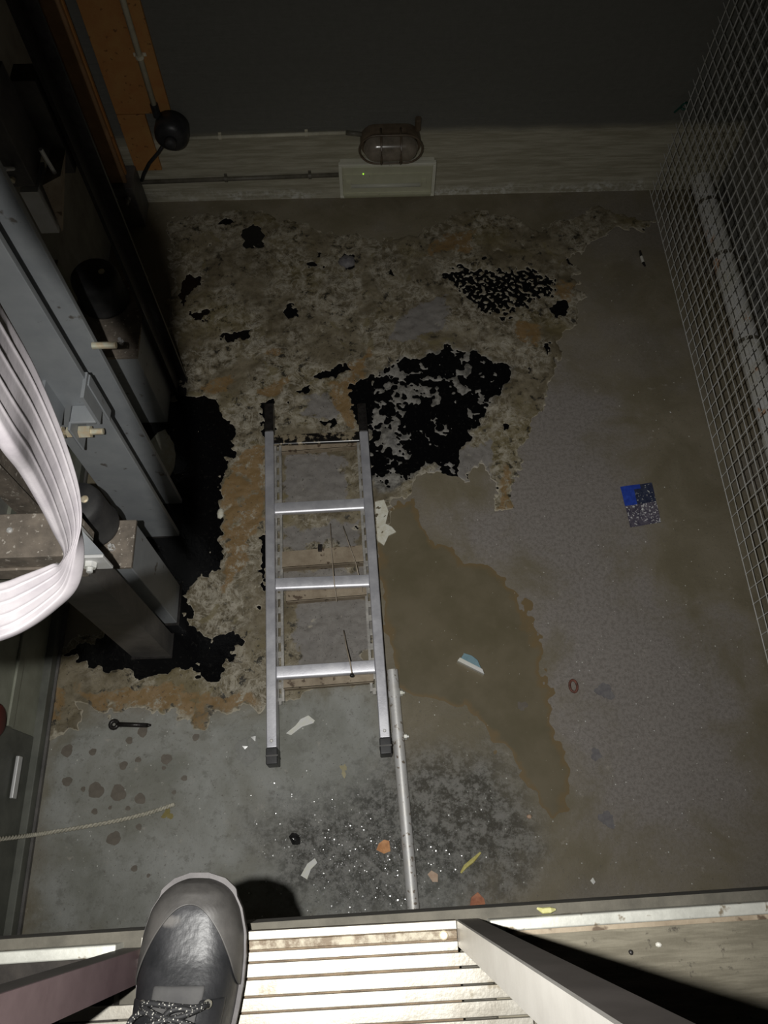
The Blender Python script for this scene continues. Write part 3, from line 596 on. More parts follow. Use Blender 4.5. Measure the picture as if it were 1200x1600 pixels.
for k, (xl, yl, xr, yr) in enumerate(((430, 1052, 590, 1041), (430, 913, 580, 907), (428, 795, 569, 787), (427, 688, 562, 682))):
    zz = 0.078 - 0.009 * k
    a = onz(xl, yl, zz - 0.012); b_ = onz(xr, yr, zz - 0.012)
    a = on_stile(L0, L1, a.y); b_ = on_stile(R0, R1, b_.y)
    d = (b_ - a).normalized(); a += d * 0.0155; b_ -= d * 0.0155; a.z -= 0.020; b_.z -= 0.020
    # D-shaped rung: flat tread and rounded lip toward the viewer
    bm = nb(); aa, bb, t, s, u = frame_of(a, b_)
    prof = [(-0.020, 0.013), (0.011, 0.014), (0.019, 0.008), (0.020, -0.003), (0.015, -0.011), (0.0, -0.014), (-0.014, -0.013), (-0.020, -0.006)]
    r = [[bm.verts.new(p + s * q[0] + u * q[1]) for q in prof] for p in (aa, bb)]
    for i in range(8): bm.faces.new((r[0][i], r[0][(i + 1) % 8], r[1][(i + 1) % 8], r[1][i]))
    bm.faces.new(r[0][::-1]); bm.faces.new(r[1])
    obj('rung', bm, MT['alu'] if k < 3 else MT['oilrung'], lad, bevel=0.0015)

# ================================================================== SLOTTED STEEL FRAME UNDER THE LADDER
fr = thing('slotted_frame', onz(505, 900), 'slotted steel channel frame with dusty tan cross plates under the ladder', 'frame')
def slotted(p0, p1, name):
    bm = nb(); d = (p1 - p0); n = int(d.length / 0.046); t = d.normalized(); s = t.cross(Vector((0, 0, 1))).normalized()
    for e in (-1, 1): bar(bm, p0 + s * e * 0.0085, p1 + s * e * 0.0085, 0.0085, 0.004)
    for k in range(n + 1):
        q = p0 + d * (k / n); bar(bm, q - t * 0.010, q + t * 0.010, 0.0090, 0.004)
    for e in (-1, 1): bar(bm, p0 + s * e * 0.0112 - Vector((0, 0, .012)), p1 + s * e * 0.0112 - Vector((0, 0, .012)), 0.002, 0.022)
    return obj(name, bm, MT['slot'], fr)
slotted(onz(438, 1096, 0.030), onz(434, 690, 0.030), 'slotted_rail')
slotted(onz(585, 1080, 0.030), onz(563, 690, 0.030), 'slotted_rail')
def cross(pts_top, z, hh, mm='tan'):
    a, b_, c, d = [onz(x, y, z) for x, y in pts_top]
    bm = nb(); n = len(pts_top); t = 0.004
    up = [bm.verts.new(p) for p in (a, b_, c, d)]; lo = [bm.verts.new(p - Vector((0, 0, t))) for p in (a, b_, c, d)]
    for k in range(4): bm.faces.new((lo[k], lo[(k + 1) % 4], up[(k + 1) % 4], up[k]))
    bm.faces.new(up); bm.faces.new(lo[::-1])
    o = obj('cross_plate', bm, MT[mm], fr)
    bm = nb(); bar(bm, d - Vector((0, 0, hh / 2)), c - Vector((0, 0, hh / 2)), 0.004, hh); obj('turned_lip', bm, MT[mm], o)
cross([(441, 862), (566, 852), (568, 878), (441, 887)], 0.040, 0.034)
cross([(447, 924), (572, 916), (573, 930), (447, 940)], 0.034, 0.028)
cross([(443, 1062), (583, 1050), (584, 1065), (443, 1076)], 0.036, 0.026)
cross([(440, 692), (562, 685), (562, 697), (440, 706)], 0.030, 0.022)
obj('clip', box(nb(), *[v for ax in (0, 1) for v in sorted((onz(497, 862, .042)[ax], onz(503, 852, .042)[ax]))], 0.036, 0.052), MT['iron'], fr)
o = obj('steel_wire', tube(nb(), [onz(516, 818, .02), onz(518, 860, .055), onz(521, 900, .074), onz(526, 940, .05)], 0.0016, 6), MT['oxwire'], smooth=True)
tag(o, 'thin straight wire crossing under the second ladder rung', 'wire')
o = obj('steel_wire', tube(nb(), [onz(536, 822, .02), onz(545, 850, .055), onz(556, 880, .062), onz(566, 925, .05)], 0.0016, 6), MT['oxwire'], smooth=True)
tag(o, 'thin slanting wire beside the right slotted rail', 'wire')
hk = thing('hooked_rod', onz(545, 1040), 'short brown hooked rod hanging over the lowest ladder rung', 'rod')
obj('rod', tube(nb(), [onz(537, 985, .03), onz(541, 1010, .07), onz(547, 1035, .088), onz(550, 1052, .088)], 0.002, 6), MT['oxwire'], hk, smooth=True)
bm = nb(); lathe(bm, onz(550, 1056, .080), [(0.002, 0), (0.006, 0.003), (0.007, 0.007), (0.005, 0.011), (0.001, 0.013)], n=14); obj('hook_end', bm, MT['iron'], hk, smooth=True)

# ================================================================== GALVANISED PIPE
a, b_ = onz(613, 1047, 0.017), onz(647, 1432, 0.017)
pp = thing('steel_pipe', (a + b_) / 2 - Vector((0, 0, .017)), 'galvanised steel pipe lying on the floor beside the ladder', 'pipe')
d = (b_ - a).normalized(); s = Vector((0, 0, 1)).cross(d).normalized()
bm = nb(); n = 24; rr = []
for p, r in ((a, .017), (b_, .017), (b_, .0135), (a, .0135)):
    A, B, t, ss, u = frame_of(a, b_); rr.append([bm.verts.new(p + (ss * math.cos(k * 2 * math.pi / n) + u * math.sin(k * 2 * math.pi / n)) * r) for k in range(n)])
for i in range(4):
    for k in range(n): bm.faces.new((rr[i][k], rr[i][(k + 1) % n], rr[(i + 1) % 4][(k + 1) % n], rr[(i + 1) % 4][k]))
obj('pipe_body', bm, MT['galv'], pp, smooth=True).modifiers.new('e', 'EDGE_SPLIT')
for yy in (1083, 1151):
    q = onz(619 if yy < 1100 else 626, yy, .017); q = a + d * (q - a).dot(d); side = Vector((1, 0, 0))
    bm = nb(); cyl(bm, q - d * 0.012, q + d * 0.012, 0.0195, n=24); cl = obj('pipe_clamp', bm, MT['galv'], pp, smooth=True); cl.modifiers.new('e', 'EDGE_SPLIT')
    bm = nb(); hexnut(bm, q + side * 0.014, side, 0.009, 0.012); cyl(bm, q + side * 0.024, q + side * 0.032, 0.0045, n=10); obj('clamp_nut', bm, MT['nut'], cl)

# ================================================================== WIRE MESH FENCE
fe = thing('wire_mesh_fence', (FX, 1.3, 0), 'welded square wire mesh screen standing along the right side', 'fence')
bm = nb(); z = 0.012
while z < 2.3: cyl(bm, (FX, 0.0, z), (FX, BW - 0.012, z), 0.0019, n=5, caps=False); z += 0.046
h = obj('horizontal_wires', bm, MT['wire'], fe); h['kind'] = 'stuff'
bm = nb(); y = 0.02
while y < BW - 0.01: cyl(bm, (FX + 0.0035, y, 0.001), (FX + 0.0035, y, 2.3), 0.0019, n=5, caps=False); y += 0.052
h = obj('vertical_wires', bm, MT['wire'], fe); h['kind'] = 'stuff'
bm = nb(); q = Vector((FX, 2.585, 0.42)); tube(bm, [q + Vector((0.012 * math.cos(t), 0.004 * math.sin(t * 2), 0.014 * math.sin(t))) for t in [k * 0.5236 for k in range(12)]], 0.004, 6, True); bar(bm, q + Vector((-.01, 0, 0)), q + Vector((-.035, -.01, -.02)), .006, .003)
obj('green_tie', bm, MT['greentie'], fe)
# drain pipe behind the mesh
dp = thing('drain_pipe', (1.43, 1.3, 0.0), 'grimy white pipe along the wall behind the wire mesh', 'pipe')
obj('pipe_body', cyl(nb(), (1.44, -0.3, 0.052), (1.44, BW - 0.005, 0.052), 0.042, n=28), MT['whitepipe'], dp, smooth=True).modifiers.new('e', 'EDGE_SPLIT')
for yy in (0.72, 1.25, 1.75, 2.17, 2.46):
    bm = nb(); cyl(bm, (1.44, yy - .008, .052), (1.44, yy + .008, .052), .0445, n=28); box(bm, 1.475, RW, yy - .008, yy + .008, .045, .06); c = obj('pipe_clip', bm, MT['darkpipe'], dp)
bm = nb(); cyl(bm, (1.44, 1.26, .052), (1.44, 1.34, .052), .047, n=28); obj('coupling', bm, MT['whitepipe'], dp, smooth=True).modifiers.new('e', 'EDGE_SPLIT')

# ================================================================== BACK WALL FITTINGS
em = thing('emergency_light', (0.11, BW, 0.03), 'pale rectangular emergency light low on the back wall', 'wall light')
x0, x1, z0, z1 = -0.087, 0.307, 0.038, 0.206; yb = BW
obj('housing', box(nb(), x0 + .004, x1 - .004, yb - .030, yb - .001, z0 + .004, z1 - .004), MT['lampwhite'], em, bevel=0.006)
bm = nb()
for (a0, a1, c0, c1) in ((x0, x1, z0, z0 + .012), (x0, x1, z1 - .012, z1), (x0, x0 + .014, z0 + .012, z1 - .012), (x1 - .014, x1, z0 + .012, z1 - .012)): box(bm, a0, a1, yb - .046, yb - .028, c0, c1)
obj('frame', bm, MT['lampwhite'], em, bevel=0.002)
obj('reflector', box(nb(), x0 + .02, x1 - .02, yb - .034, yb - .030, z0 + .02, z1 - .06), MT['lampwhite'], em)
obj('tube', cyl(nb(), (x0 + .04, yb - .044, .098), (x1 - .06, yb - .044, .098), .008, n=14), MT['tubewhite'], em, smooth=True)
for xx in (x0 + .03, x1 - .055): obj('tube_holder', box(nb(), xx, xx + .018, yb - .052, yb - .030, .086, .118), MT['lampwhite'], em)
bm = nb()
n = 12; prof = [(yb - .046, .014), (yb - .064, .018), (yb - .070, .028)]
rings = []
for (yy, ins) in prof: rings.append([bm.verts.new(p) for p in ((x0 + ins, yy, z0 + ins), (x1 - ins, yy, z0 + ins), (x1 - ins, yy, z1 - ins), (x0 + ins, yy, z1 - ins))])
for A, B in zip(rings, rings[1:]):
    for k in range(4): bm.faces.new((A[k], A[(k + 1) % 4], B[(k + 1) % 4], B[k]))
bm.faces.new(rings[-1]); obj('cover', bm, MT['diffuser'], em)
bm = nb(); lathe(bm, (0.012, yb - .0715, .183), [(.0035, 0), (.0030, .002), (.001, .003)], axis=(0, -1, 0), n=12); obj('indicator', bm, MT['led'], em)

bl = thing('bulkhead_lamp', (0.12, BW, 0.2), 'dark oval caged bulkhead lamp above the emergency light', 'wall light')
def stadium(bm, cx, cz, hl, r, ylist, n=14):
    rings = []
    for yy, k in ylist:
        rg_ = []
        for i in range(n + 1): t = -math.pi / 2 + math.pi * i / n; rg_.append(bm.verts.new((cx + hl + r * k * math.cos(t), yy, cz + r * k * math.sin(t))))
        for i in range(n + 1): t = math.pi / 2 + math.pi * i / n; rg_.append(bm.verts.new((cx - hl + r * k * math.cos(t), yy, cz + r * k * math.sin(t))))
        rings.append(rg_)
    N_ = len(rings[0])
    for A, B in zip(rings, rings[1:]):
        for k in range(N_): bm.faces.new((A[k], A[(k + 1) % N_], B[(k + 1) % N_], B[k]))
    bm.faces.new(rings[0][::-1]); bm.faces.new(rings[-1]); return bm
cx, cz = 0.122, 0.290
obj('lamp_base', stadium(nb(), cx, cz, .055, .064, [(yb - .001, 1), (yb - .035, 1), (yb - .042, .95)]), MT['caged'], bl, smooth=True).modifiers.new('e', 'EDGE_SPLIT')
obj('lamp_glass', stadium(nb(), cx, cz, .055, .052, [(yb - .040, 1), (yb - .06, .98), (yb - .08, .86), (yb - .095, .62), (yb - .10, .3)]), MT['duskglass'], bl, smooth=True)
for dx in (-.038, .038):
    obj('guard_bar', tube(nb(), [(cx + dx, yb - .03, cz + .066), (cx + dx, yb - .075, cz + .060), (cx + dx, yb - .104, cz + .03), (cx + dx, yb - .108, cz), (cx + dx, yb - .104, cz - .03), (cx + dx, yb - .075, cz - .060), (cx + dx, yb - .03, cz - .066)], .004, 8), MT['caged'], bl, smooth=True)
bm = nb(); ring = []
for i in range(15): t = -math.pi / 2 + math.pi * i / 14; ring.append((cx + .055 + .068 * math.cos(t), yb - .066, cz + .064 * math.sin(t)))
for i in range(15): t = math.pi / 2 + math.pi * i / 14; ring.append((cx - .055 + .068 * math.cos(t), yb - .066, cz + .064 * math.sin(t)))
obj('guard_ring', tube(bm, ring, .004, 8, True), MT['caged'], bl, smooth=True)
bm = nb(); cyl(bm, (cx + .105, yb - .02, cz + .05), (cx + .105, yb - .02, cz + .10), .012, n=12); obj('gland', bm, MT['caged'], bl)
def wallpipe(name, p0, p1, r, mm, label, clips=()):
    t = thing(name, Vector((p0)) , label, 'conduit'); t.location = Vector(((p0[0] + p1[0]) / 2, BW, min(p0[2], p1[2]) - r))
    obj('conduit_body', cyl(nb(), p0, p1, r, n=12), MT[mm], t, smooth=True)
    for k in clips:
        q = Vector(p0) + (Vector(p1) - Vector(p0)) * k; dd = (Vector(p1) - Vector(p0)).normalized()
        bm = nb(); cyl(bm, q - dd * .006, q + dd * .006, r * 1.35, n=12); bar(bm, q - dd * .006 + Vector((0, r, 0)), q + dd * .006 + Vector((0, r, 0)), r * 4, .004, Vector((0, 1, 0))); obj('saddle', bm, MT[mm], t)
wallpipe('conduit', (-0.66, yb - .012, .318), (-0.052, yb - .012, .327), .0075, 'pvc', 'beige conduit running left from the bulkhead lamp', (0.2, 0.75))
wallpipe('conduit', (-0.05, yb - .012, .327), (0.01, yb - .012, .318), .009, 'darkpipe', 'short dark conduit end entering the bulkhead lamp')
wallpipe('conduit', (-0.93, yb - .012, .115), (-0.09, yb - .012, .129), .009, 'darkpipe', 'dark conduit running left from the emergency light', (0.45, 0.86))
wallpipe('conduit', (-0.75, yb - .030, .47), (-0.75, yb - .030, 2.6), .011, 'pvc', 'beige conduit rising over the orange panel', (0.09,))
# orange panels and post in the far left corner
o = obj('orange_panel', box(nb(), -.905, -.70, yb - .016, yb - .001, .43, 2.4), MT['orange'], bevel=.002); tag(o, 'orange painted panel on the back wall in the far left corner', 'panel')
bm = nb(); box(bm, -.905, -.80, yb - .016, yb - .001, .175, .425); o = obj('orange_panel', bm, MT['orange'], bevel=.002); tag(o, 'small orange panel low on the back wall beside the corner post', 'panel')
op = thing('corner_post', (-.97, 2.55, 0), 'orange-brown steel guide post in the far left corner', 'post')
obj('post_web', box(nb(), -1.02, -.93, 2.545, 2.56, .20, 3.0), MT['orange'], op)
obj('post_flange', box(nb(), -.985, -.925, 2.50, 2.512, .20, 3.0), MT['brown'], op)
obj('post_rib', box(nb(), -.962, -.948, 2.512, 2.545, .20, 3.0), MT['brown'], op)
obj('post_foot', box(nb(), -1.02, -.90, 2.47, 2.60, .0, .20), MT['greydark'], op, bevel=.004)
for xx in (-.985, -.93):
    bm = nb(); hexnut(bm, (xx, 2.47, .15), (0, -1, 0), .012, .012); cyl(bm, (xx, 2.458, .15), (xx, 2.44, .15), .006, n=10); obj('foot_bolt', bm, MT['slot'], op)
jb = thing('round_switch_box', (-.70, BW, .32), 'round black switch box where the conduits meet in the far left corner', 'switch box')
bm = nb(); lathe(bm, (-.705, yb - .019, .385), [(.062, 0), (.064, .05), (.060, .07), (.045, .085), (.02, .09)], axis=(0, -1, 0), n=28); obj('box_body', bm, MT['plastic'], jb, smooth=True)
bm = nb(); lathe(bm, (-.705, yb - .106, .385), [(.022, 0), (.022, .022), (.016, .03)], axis=(0, -1, 0), n=18); obj('knob', bm, MT['rubber'], jb, smooth=True)
obj('side_gland', cyl(nb(), (-.75, yb - .03, .43), (-.75, yb - .03, .48), .015, n=12), MT['plastic'], jb)
obj('cable_tail', tube(nb(), [(-.735, yb - .03, .335), (-.78, yb - .05, .29), (-.83, yb - .05, .24), (-.87, yb - .04, .18), (-.89, yb - .03, .14)], .007, 8), MT['plastic'], jb, smooth=True)

# ================================================================== LEFT SIDE STEELWORK
# H-section column with clamp clips
hc = thing('steel_column', (-.72, 1.125, 0), 'grey painted H-section steel column with bolted clamps at the left', 'column')
xa, xb = -.800, -.652
obj('front_flange', box(nb(), xa, xb, 1.055, 1.071, 0.004, 3.2), MT['grey'], hc, bevel=.002)
obj('back_flange', box(nb(), xa, xb, 1.178, 1.194, 0.004, 3.2), MT['grey'], hc, bevel=.002)
obj('web', box(nb(), -.735, -.722, 1.071, 1.178, 0.004, 3.2), MT['grey'], hc)
obj('base_plate', box(nb(), xa - .004, xb + .004, 1.05, 1.199, 0.0, .004), MT['iron'], hc)
zj = 0.76
def clip(cxx, wid, nutdir):
    c = obj('clamp_clip', box(box(nb(), cxx, cxx + wid, 1.005, 1.055, zj + .045, zj + .055), cxx, cxx + .007, .985, 1.055, zj - .045, zj + .055), MT['grey'], hc, bevel=.003)
    box_ = box(nb(), cxx + wid - .004, cxx + wid + .004, 1.005, 1.075, zj + .045, zj + .16); obj('clip_plate', box_, MT['grey'], c)
    bm = nb(); y0 = 1.012; hexnut(bm, (cxx + .008, y0, zj), (1, 0, 0), .016, .028); hexnut(bm, (cxx - .022, y0, zj), (1, 0, 0), .014, .015); cyl(bm, (cxx - .035, y0, zj), (cxx + .066, y0, zj), .008, n=12); obj('clip_bolt', bm, MT['brassy'], c)
clip(-.722, .070, 1)
clip(-.790, .045, 1)
obj('clamp_plate', box(nb(), xb, xb + .007, 1.046, 1.076, zj - .005, zj + .15), MT['grey'], hc, bevel=.002)
bm = nb(); cyl(bm, (xb - .005, 1.17, .895), (xb + .052, 1.17, .895), .0085, n=12); obj('stud', bm, MT['brassy'], hc)

def buffer_stand(x0, x1, y0, y1, zt_, cxy, rad, hh, label, blab, mm):
    t = thing('buffer_stand', ((x0 + x1) / 2, (y0 + y1) / 2, 0), label, 'stand')
    obj('pedestal', box(nb(), x0 + .004, x1 - .004, y0 + .004, y1 - .004, 0.003, zt_ - .012), MT[mm], t, bevel=.003)
    obj('top_plate', box(nb(), x0, x1, y0, y1, zt_ - .012, zt_), MT['dusty'], t, bevel=.002)
    obj('foot_plate', box(nb(), x0 - .003, x1 + .003, y0 - .003, y1 + .003, 0, .003), MT['iron'], t)
    bm = nb(); q = Vector((x1 - .055, y0 + .055, zt_)); hexnut(bm, q, (0, 0, 1), .010, .009); cyl(bm, q, q + Vector((0, 0, .024)), .0055, n=10); obj('anchor_bolt', bm, MT['galv'], t)
    b = thing('rubber_buffer', (cxy[0], cxy[1], zt_), blab, 'buffer')
    bm = nb(); lathe(bm, (cxy[0], cxy[1], zt_), [(rad * 1.0, 0), (rad * 1.03, .006), (rad * 1.03, .014), (rad * .97, .018), (rad * .97, hh * .80), (rad * .93, hh * .92), (rad * .82, hh), (rad * .25, hh)], n=40); obj('buffer_body', bm, MT['rubber'], b, smooth=True)
    bm = nb(); lathe(bm, (cxy[0] + rad * .35, cxy[1] + rad * .1, zt_ + hh * .985), [(.010, 0), (.010, .005), (.006, .007)], n=14); obj('buffer_bolt', bm, MT['brassy'], b)
    return t
buffer_stand(-.80, -.632, .745, .882, .516, (-.742, .868), .066, .145, 'grey box buffer stand with dusty top in front of the column', 'black rubber buffer on the stand nearest the white cable', 'grey')
buffer_stand(-.94, -.725, 1.505, 1.84, .402, (-.852, 1.735), .078, .125, 'grey box buffer stand behind the steel column', 'black rubber buffer on the stand behind the column', 'grey')
# dark near post and crossbeam
pt = thing('dark_post', (-.70, .67, 0), 'dark steel post with a pale angle bracket below the white cable', 'post')
obj('post_body', box(nb(), -.765, -.646, .64, .652, .006, .745), MT['greydark'], pt)
obj('post_side', box(nb(), -.658, -.646, .652, .71, .006, .745), MT['greydark'], pt)
obj('foot_plate', box(nb(), -.77, -.642, .634, .715, 0, .006), MT['iron'], pt)
br = obj('angle_bracket', box(box(nb(), -.645, -.585, .640, .648, .775, .845), -.645, -.638, .640, .715, .775, .87), MT['bracket'], pt, bevel=.002)
obj('bracket_gusset', prism(nb(), [(-.638, .648), (-.585, .648), (-.638, .705)], .838, .845), MT['grey'], br)
bm = nb(); hexnut(bm, (-.622, .640, .815), (0, -1, 0), .014, .012); cyl(bm, (-.622, .628, .815), (-.622, .618, .815), .007, n=10); obj('bracket_bolt', bm, MT['cream'], br)
cb = thing('cross_beam', (-.84, .69, .745), 'dusty brown steel crossbeam from the left wall seen inside the cable loop', 'beam')
obj('beam_body', box(nb(), LW + .002, -.648, .640, .745, .748, .86), MT['dusty'], cb, bevel=.003)
obj('beam_lip', box(nb(), LW + .002, -.648, .634, .640, .748, .80), MT['dusty'], cb)
for xx in (-.93, -.86, -.79):
    bm = nb(); lathe(bm, (xx, .69 + (xx + .86) * .2, .86), [(.007, 0), (.007, .004), (.004, .007)], n=10); obj('beam_rivet', bm, MT['galv'], cb)
rp = thing('brown_rail', (-.96, .95, 0), 'dark brown guide rail behind the crossbeam at the far left', 'rail')
obj('rail_head', box(nb(), -.945, -.885, .90, .915, .006, 2.6), MT['dusty'], rp)
obj('rail_web', box(nb(), -.922, -.908, .915, 1.0, .006, 2.6), MT['dusty'], rp)
obj('rail_foot', box(nb(), -.99, -.86, .87, 1.02, 0, .01), MT['greydark'], rp)
# far guide rail with bracket
fg = thing('far_guide_rail', (-.72, 1.70, 0), 'dark guide rail rising behind the second buffer stand', 'rail')
fg.name = 'guide_rail'
obj('rail_blade', box(nb(), -.710, -.700, 1.63, 1.69, .006, 2.8), MT['iron'], fg)
obj('rail_flange', box(nb(), -.720, -.672, 1.69, 1.70, .006, 2.8), MT['iron'], fg)
obj('rail_base', box(nb(), -.720, -.67, 1.625, 1.705, 0, .006), MT['iron'], fg)
bk = thing('rail_bracket', (-.79, 1.56, .925), 'pale folded bracket with studs beside the upper steel column', 'bracket')
def lean(bm, top, bot):
    a = [bm.verts.new(p) for p in bot]; b = [bm.verts.new(p) for p in top]; n = len(bot)
    for k in range(n): bm.faces.new((a[k], a[(k + 1) % n], b[(k + 1) % n], b[k]))
    bm.faces.new(a[::-1]); bm.faces.new(b); return bm
obj('bracket_front', lean(nb(), [(-.815, 1.50, 1.06), (-.772, 1.50, 1.06), (-.772, 1.60, 1.06), (-.815, 1.60, 1.06)], [(-.815, 1.50, .93), (-.770, 1.50, .93), (-.770, 1.51, .93), (-.815, 1.51, .93)]), MT['bracket'], bk)
obj('bracket_side', lean(nb(), [(-.758, 1.51, 1.07), (-.720, 1.54, 1.07), (-.720, 1.63, 1.07), (-.758, 1.63, 1.07)], [(-.764, 1.505, .93), (-.762, 1.51, .93), (-.762, 1.515, .93), (-.764, 1.512, .93)]), MT['tan'], bk)
obj('bracket_block', box(nb(), -.830, -.772, 1.50, 1.63, 1.075, 1.30), MT['greydark'], bk, bevel=.003)
obj('bracket_arm', box(nb(), -.78, -.722, 1.63, 1.69, 1.0, 1.25), MT['greydark'], bk)
for q0, q1 in (((-.80, 1.498, 1.13), (-.80, 1.462, 1.16)), ((-.735, 1.55, 1.07), (-.735, 1.535, 1.15))):
    bm = nb(); cyl(bm, q0, q1, .005, n=10); obj('stud', bm, MT['bracket'], bk)
bm = nb(); hexnut(bm, (-.815, 1.50, 1.10), (0, -1, 0), .008, .008); obj('bracket_nut', bm, MT['brassy'], bk)
# anchor ring on the floor in the far corner, foam block by the second stand
bm = nb(); c = onz(180, 352); tube(bm, [c + Vector((.030 * math.cos(k * .5236), .030 * math.sin(k * .5236), .012)) for k in range(12)], .010, 8, True)
o = obj('iron_ring', bm, MT['slot'], smooth=True); tag(o, 'iron ring lying on the dark floor in the far left corner', 'ring')
def lump(c, rx, ry, rz, seed, n=12, m=7):
    bm = nb(); rr = random.Random(seed); rings = []
    for i in range(m + 1):
        t = math.pi / 2 * i / m; rg_ = []
        for k in range(n):
            a = k * 2 * math.pi / n; j = 1 + .16 * math.sin(2 * a + seed) + .10 * math.sin(5 * a + seed * 2 + i) + rr.uniform(-.05, .05)
            rg_.append(bm.verts.new((c[0] + rx * math.cos(t) * math.cos(a) * j, c[1] + ry * math.cos(t) * math.sin(a) * j, c[2] + rz * math.sin(t) * (1 + rr.uniform(-.06, .06)))))
        rings.append(rg_)
    for A, B in zip(rings, rings[1:]):
        for k in range(n): bm.faces.new((A[k], A[(k + 1) % n], B[(k + 1) % n], B[k]))
    bm.faces.new(rings[0][::-1]); bm.faces.new(rings[-1]); return bm
p = onz(255, 712); p.z = 0; o = obj('foam_block', lump(p, .045, .10, .035, 3), MT['foam'], smooth=True); tag(o, 'cream foam block on the floor behind the steel column', 'foam block')
p = onz(345, 803); p.z = 0.002; o = obj('foam_lump', lump(p, .014, .018, .014, 5), MT['foam'], smooth=True); tag(o, 'small cream foam lump at the edge of the left oil puddle', 'foam lump')

# left wall trims
lt = thing('wall_trunking', (LW, .3, 0), 'grey-green steel trunking along the foot of the left wall', 'trunking')
obj('trunk_back', box(nb(), LW + .001, LW + .012, .40, 1.9, .05, .42), MT['greentrim'], lt)
obj('dark_cover', box(nb(), LW + .001, LW + .014, -.3, .398, .05, .42), MT['darktrim'], lt)
obj('trunk_rib', box(nb(), LW + .012, LW + .020, .40, 1.9, .20, .235), MT['greentrim'], lt, bevel=.002)
obj('trunk_foot', box(nb(), LW + .001, LW + .035, -.3, 1.9, .012, .05), MT['darktrim'], lt, bevel=.003)
obj('foot_seal', box(nb(), LW + .035, LW + .043, -.3, 1.9, .0, .014), MT['greydark'], lt)
a, b_ = onz(16, 1182, .15), onz(12, 1248, .15); a.x = b_.x = LW + .024
o = obj('steel_strip', box(nb(), LW + .020, LW + .030, min(a.y, b_.y), max(a.y, b_.y), .135, .16), MT['shinybar'], bevel=.002); tag(o, 'short bright steel strip fixed to the left wall trunking', 'strip')
bm = nb(); lathe(bm, (LW + .012, .40, .31), [(.045, 0), (.045, .012), (.038, .018)], axis=(1, 0, 0), n=24); o = obj('red_disc', bm, MT['red'], smooth=True); tag(o, 'dark red disc on the left wall at the frame edge', 'disc')

# ================================================================== WHITE FLAT CABLE LOOP
# each station: near edge (px, depth) and far edge (px, depth) of the flat cable
ST_ = [((-250, -50), .385, (-305, 60), .425), ((-165, 215), .368, (-205, 335), .41), ((-75, 360), .358, (-100, 520), .392), ((0, 488), .435, (2, 692), .462), ((48, 575), .487, (38, 742), .512), ((88, 665), .535, (66, 792), .555), ((116, 745), .573, (86, 835), .590),
       ((126, 815), .602, (98, 862), .617), ((124, 878), .620, (100, 878), .635), ((112, 922), .630, (92, 880), .645), ((84, 952), .630, (70, 888), .645), ((44, 982), .625, (38, 899), .642), ((0, 1002), .615, (0, 911), .632), ((-80, 1022), .590, (-80, 925), .610), ((-190, 1030), .550, (-190, 930), .570), ((-330, 1020), .50, (-330, 915), .52)]
cb_ = thing('flat_travelling_cable', atd(115, 900, .78), 'white ribbed flat cable hanging in a loop at the left edge', 'cable')
def cat(P, t):
    n = len(P) - 1; i = min(int(t), n - 1); f = t - i
    p0, p1, p2, p3 = P[max(i - 1, 0)], P[i], P[i + 1], P[min(i + 2, n)]
    return 0.5 * ((2 * p1) + (p2 - p0) * f + (2 * p0 - 5 * p1 + 4 * p2 - p3) * f * f + (3 * p1 - p0 - 3 * p2 + p3) * f ** 3)
EO = [atd(*s[0], s[1]) for s in ST_]; EI = [atd(*s[2], s[3]) for s in ST_]
for E_ in (EO, EI):                                # both legs go on up the shaft
    E_.insert(0, E_[0] + Vector((-.03, .03, .16))); E_.insert(0, E_[0] + Vector((-.02, -.01, .8)))
    E_.append(E_[-1] + Vector((-.06, .0, .22))); E_.append(E_[-1] + Vector((-.02, 0, .9)))
NS = 140; NWd = 60; TH = 0.011
bm = nb(); rows = []
cs = []
for i in range(NS + 1):
    t = i / NS * (len(EO) - 1); cs.append((cat(EO, t), cat(EI, t)))
for i, (o_, e_) in enumerate(cs):
    a = cs[max(i - 1, 0)]; b = cs[min(i + 1, NS)]
    tan = ((b[0] + b[1]) - (a[0] + a[1])).normalized(); w = (e_ - o_); wn = w.normalized()
    nrm = tan.cross(wn).normalized()
    if nrm.dot(Vector(CAMP) - (o_ + e_) / 2) < 0: nrm = -nrm
    row = []
    for k in range(NWd + 1):
        f = k / NWd; ed = min(f, 1 - f) * 16; ed = min(1, ed); rnd = math.sqrt(max(0, 1 - (1 - ed) ** 2))
        rib = sum(0.0007 * math.exp(-((f - c_) / .016) ** 2) for c_ in (.2, .4, .62, .82))
        row.append(o_ + w * f + nrm * (TH / 2 * rnd + rib))
    for k in range(NWd, -1, -1):
        f = k / NWd; ed = min(1, min(f, 1 - f) * 16); rnd = math.sqrt(max(0, 1 - (1 - ed) ** 2))
        if 0 < k < NWd: row.append(o_ + w * f - nrm * (TH / 2 * rnd))
    rows.append([bm.verts.new(p) for p in row])
for A, B in zip(rows, rows[1:]):
    n = len(A)
    for k in range(n): bm.faces.new((A[k], A[(k + 1) % n], B[(k + 1) % n], B[k]))
bm.faces.new(rows[0][::-1]); bm.faces.new(rows[-1])
obj('cable_sheath', bm, MT['cable'], cb_, smooth=True)

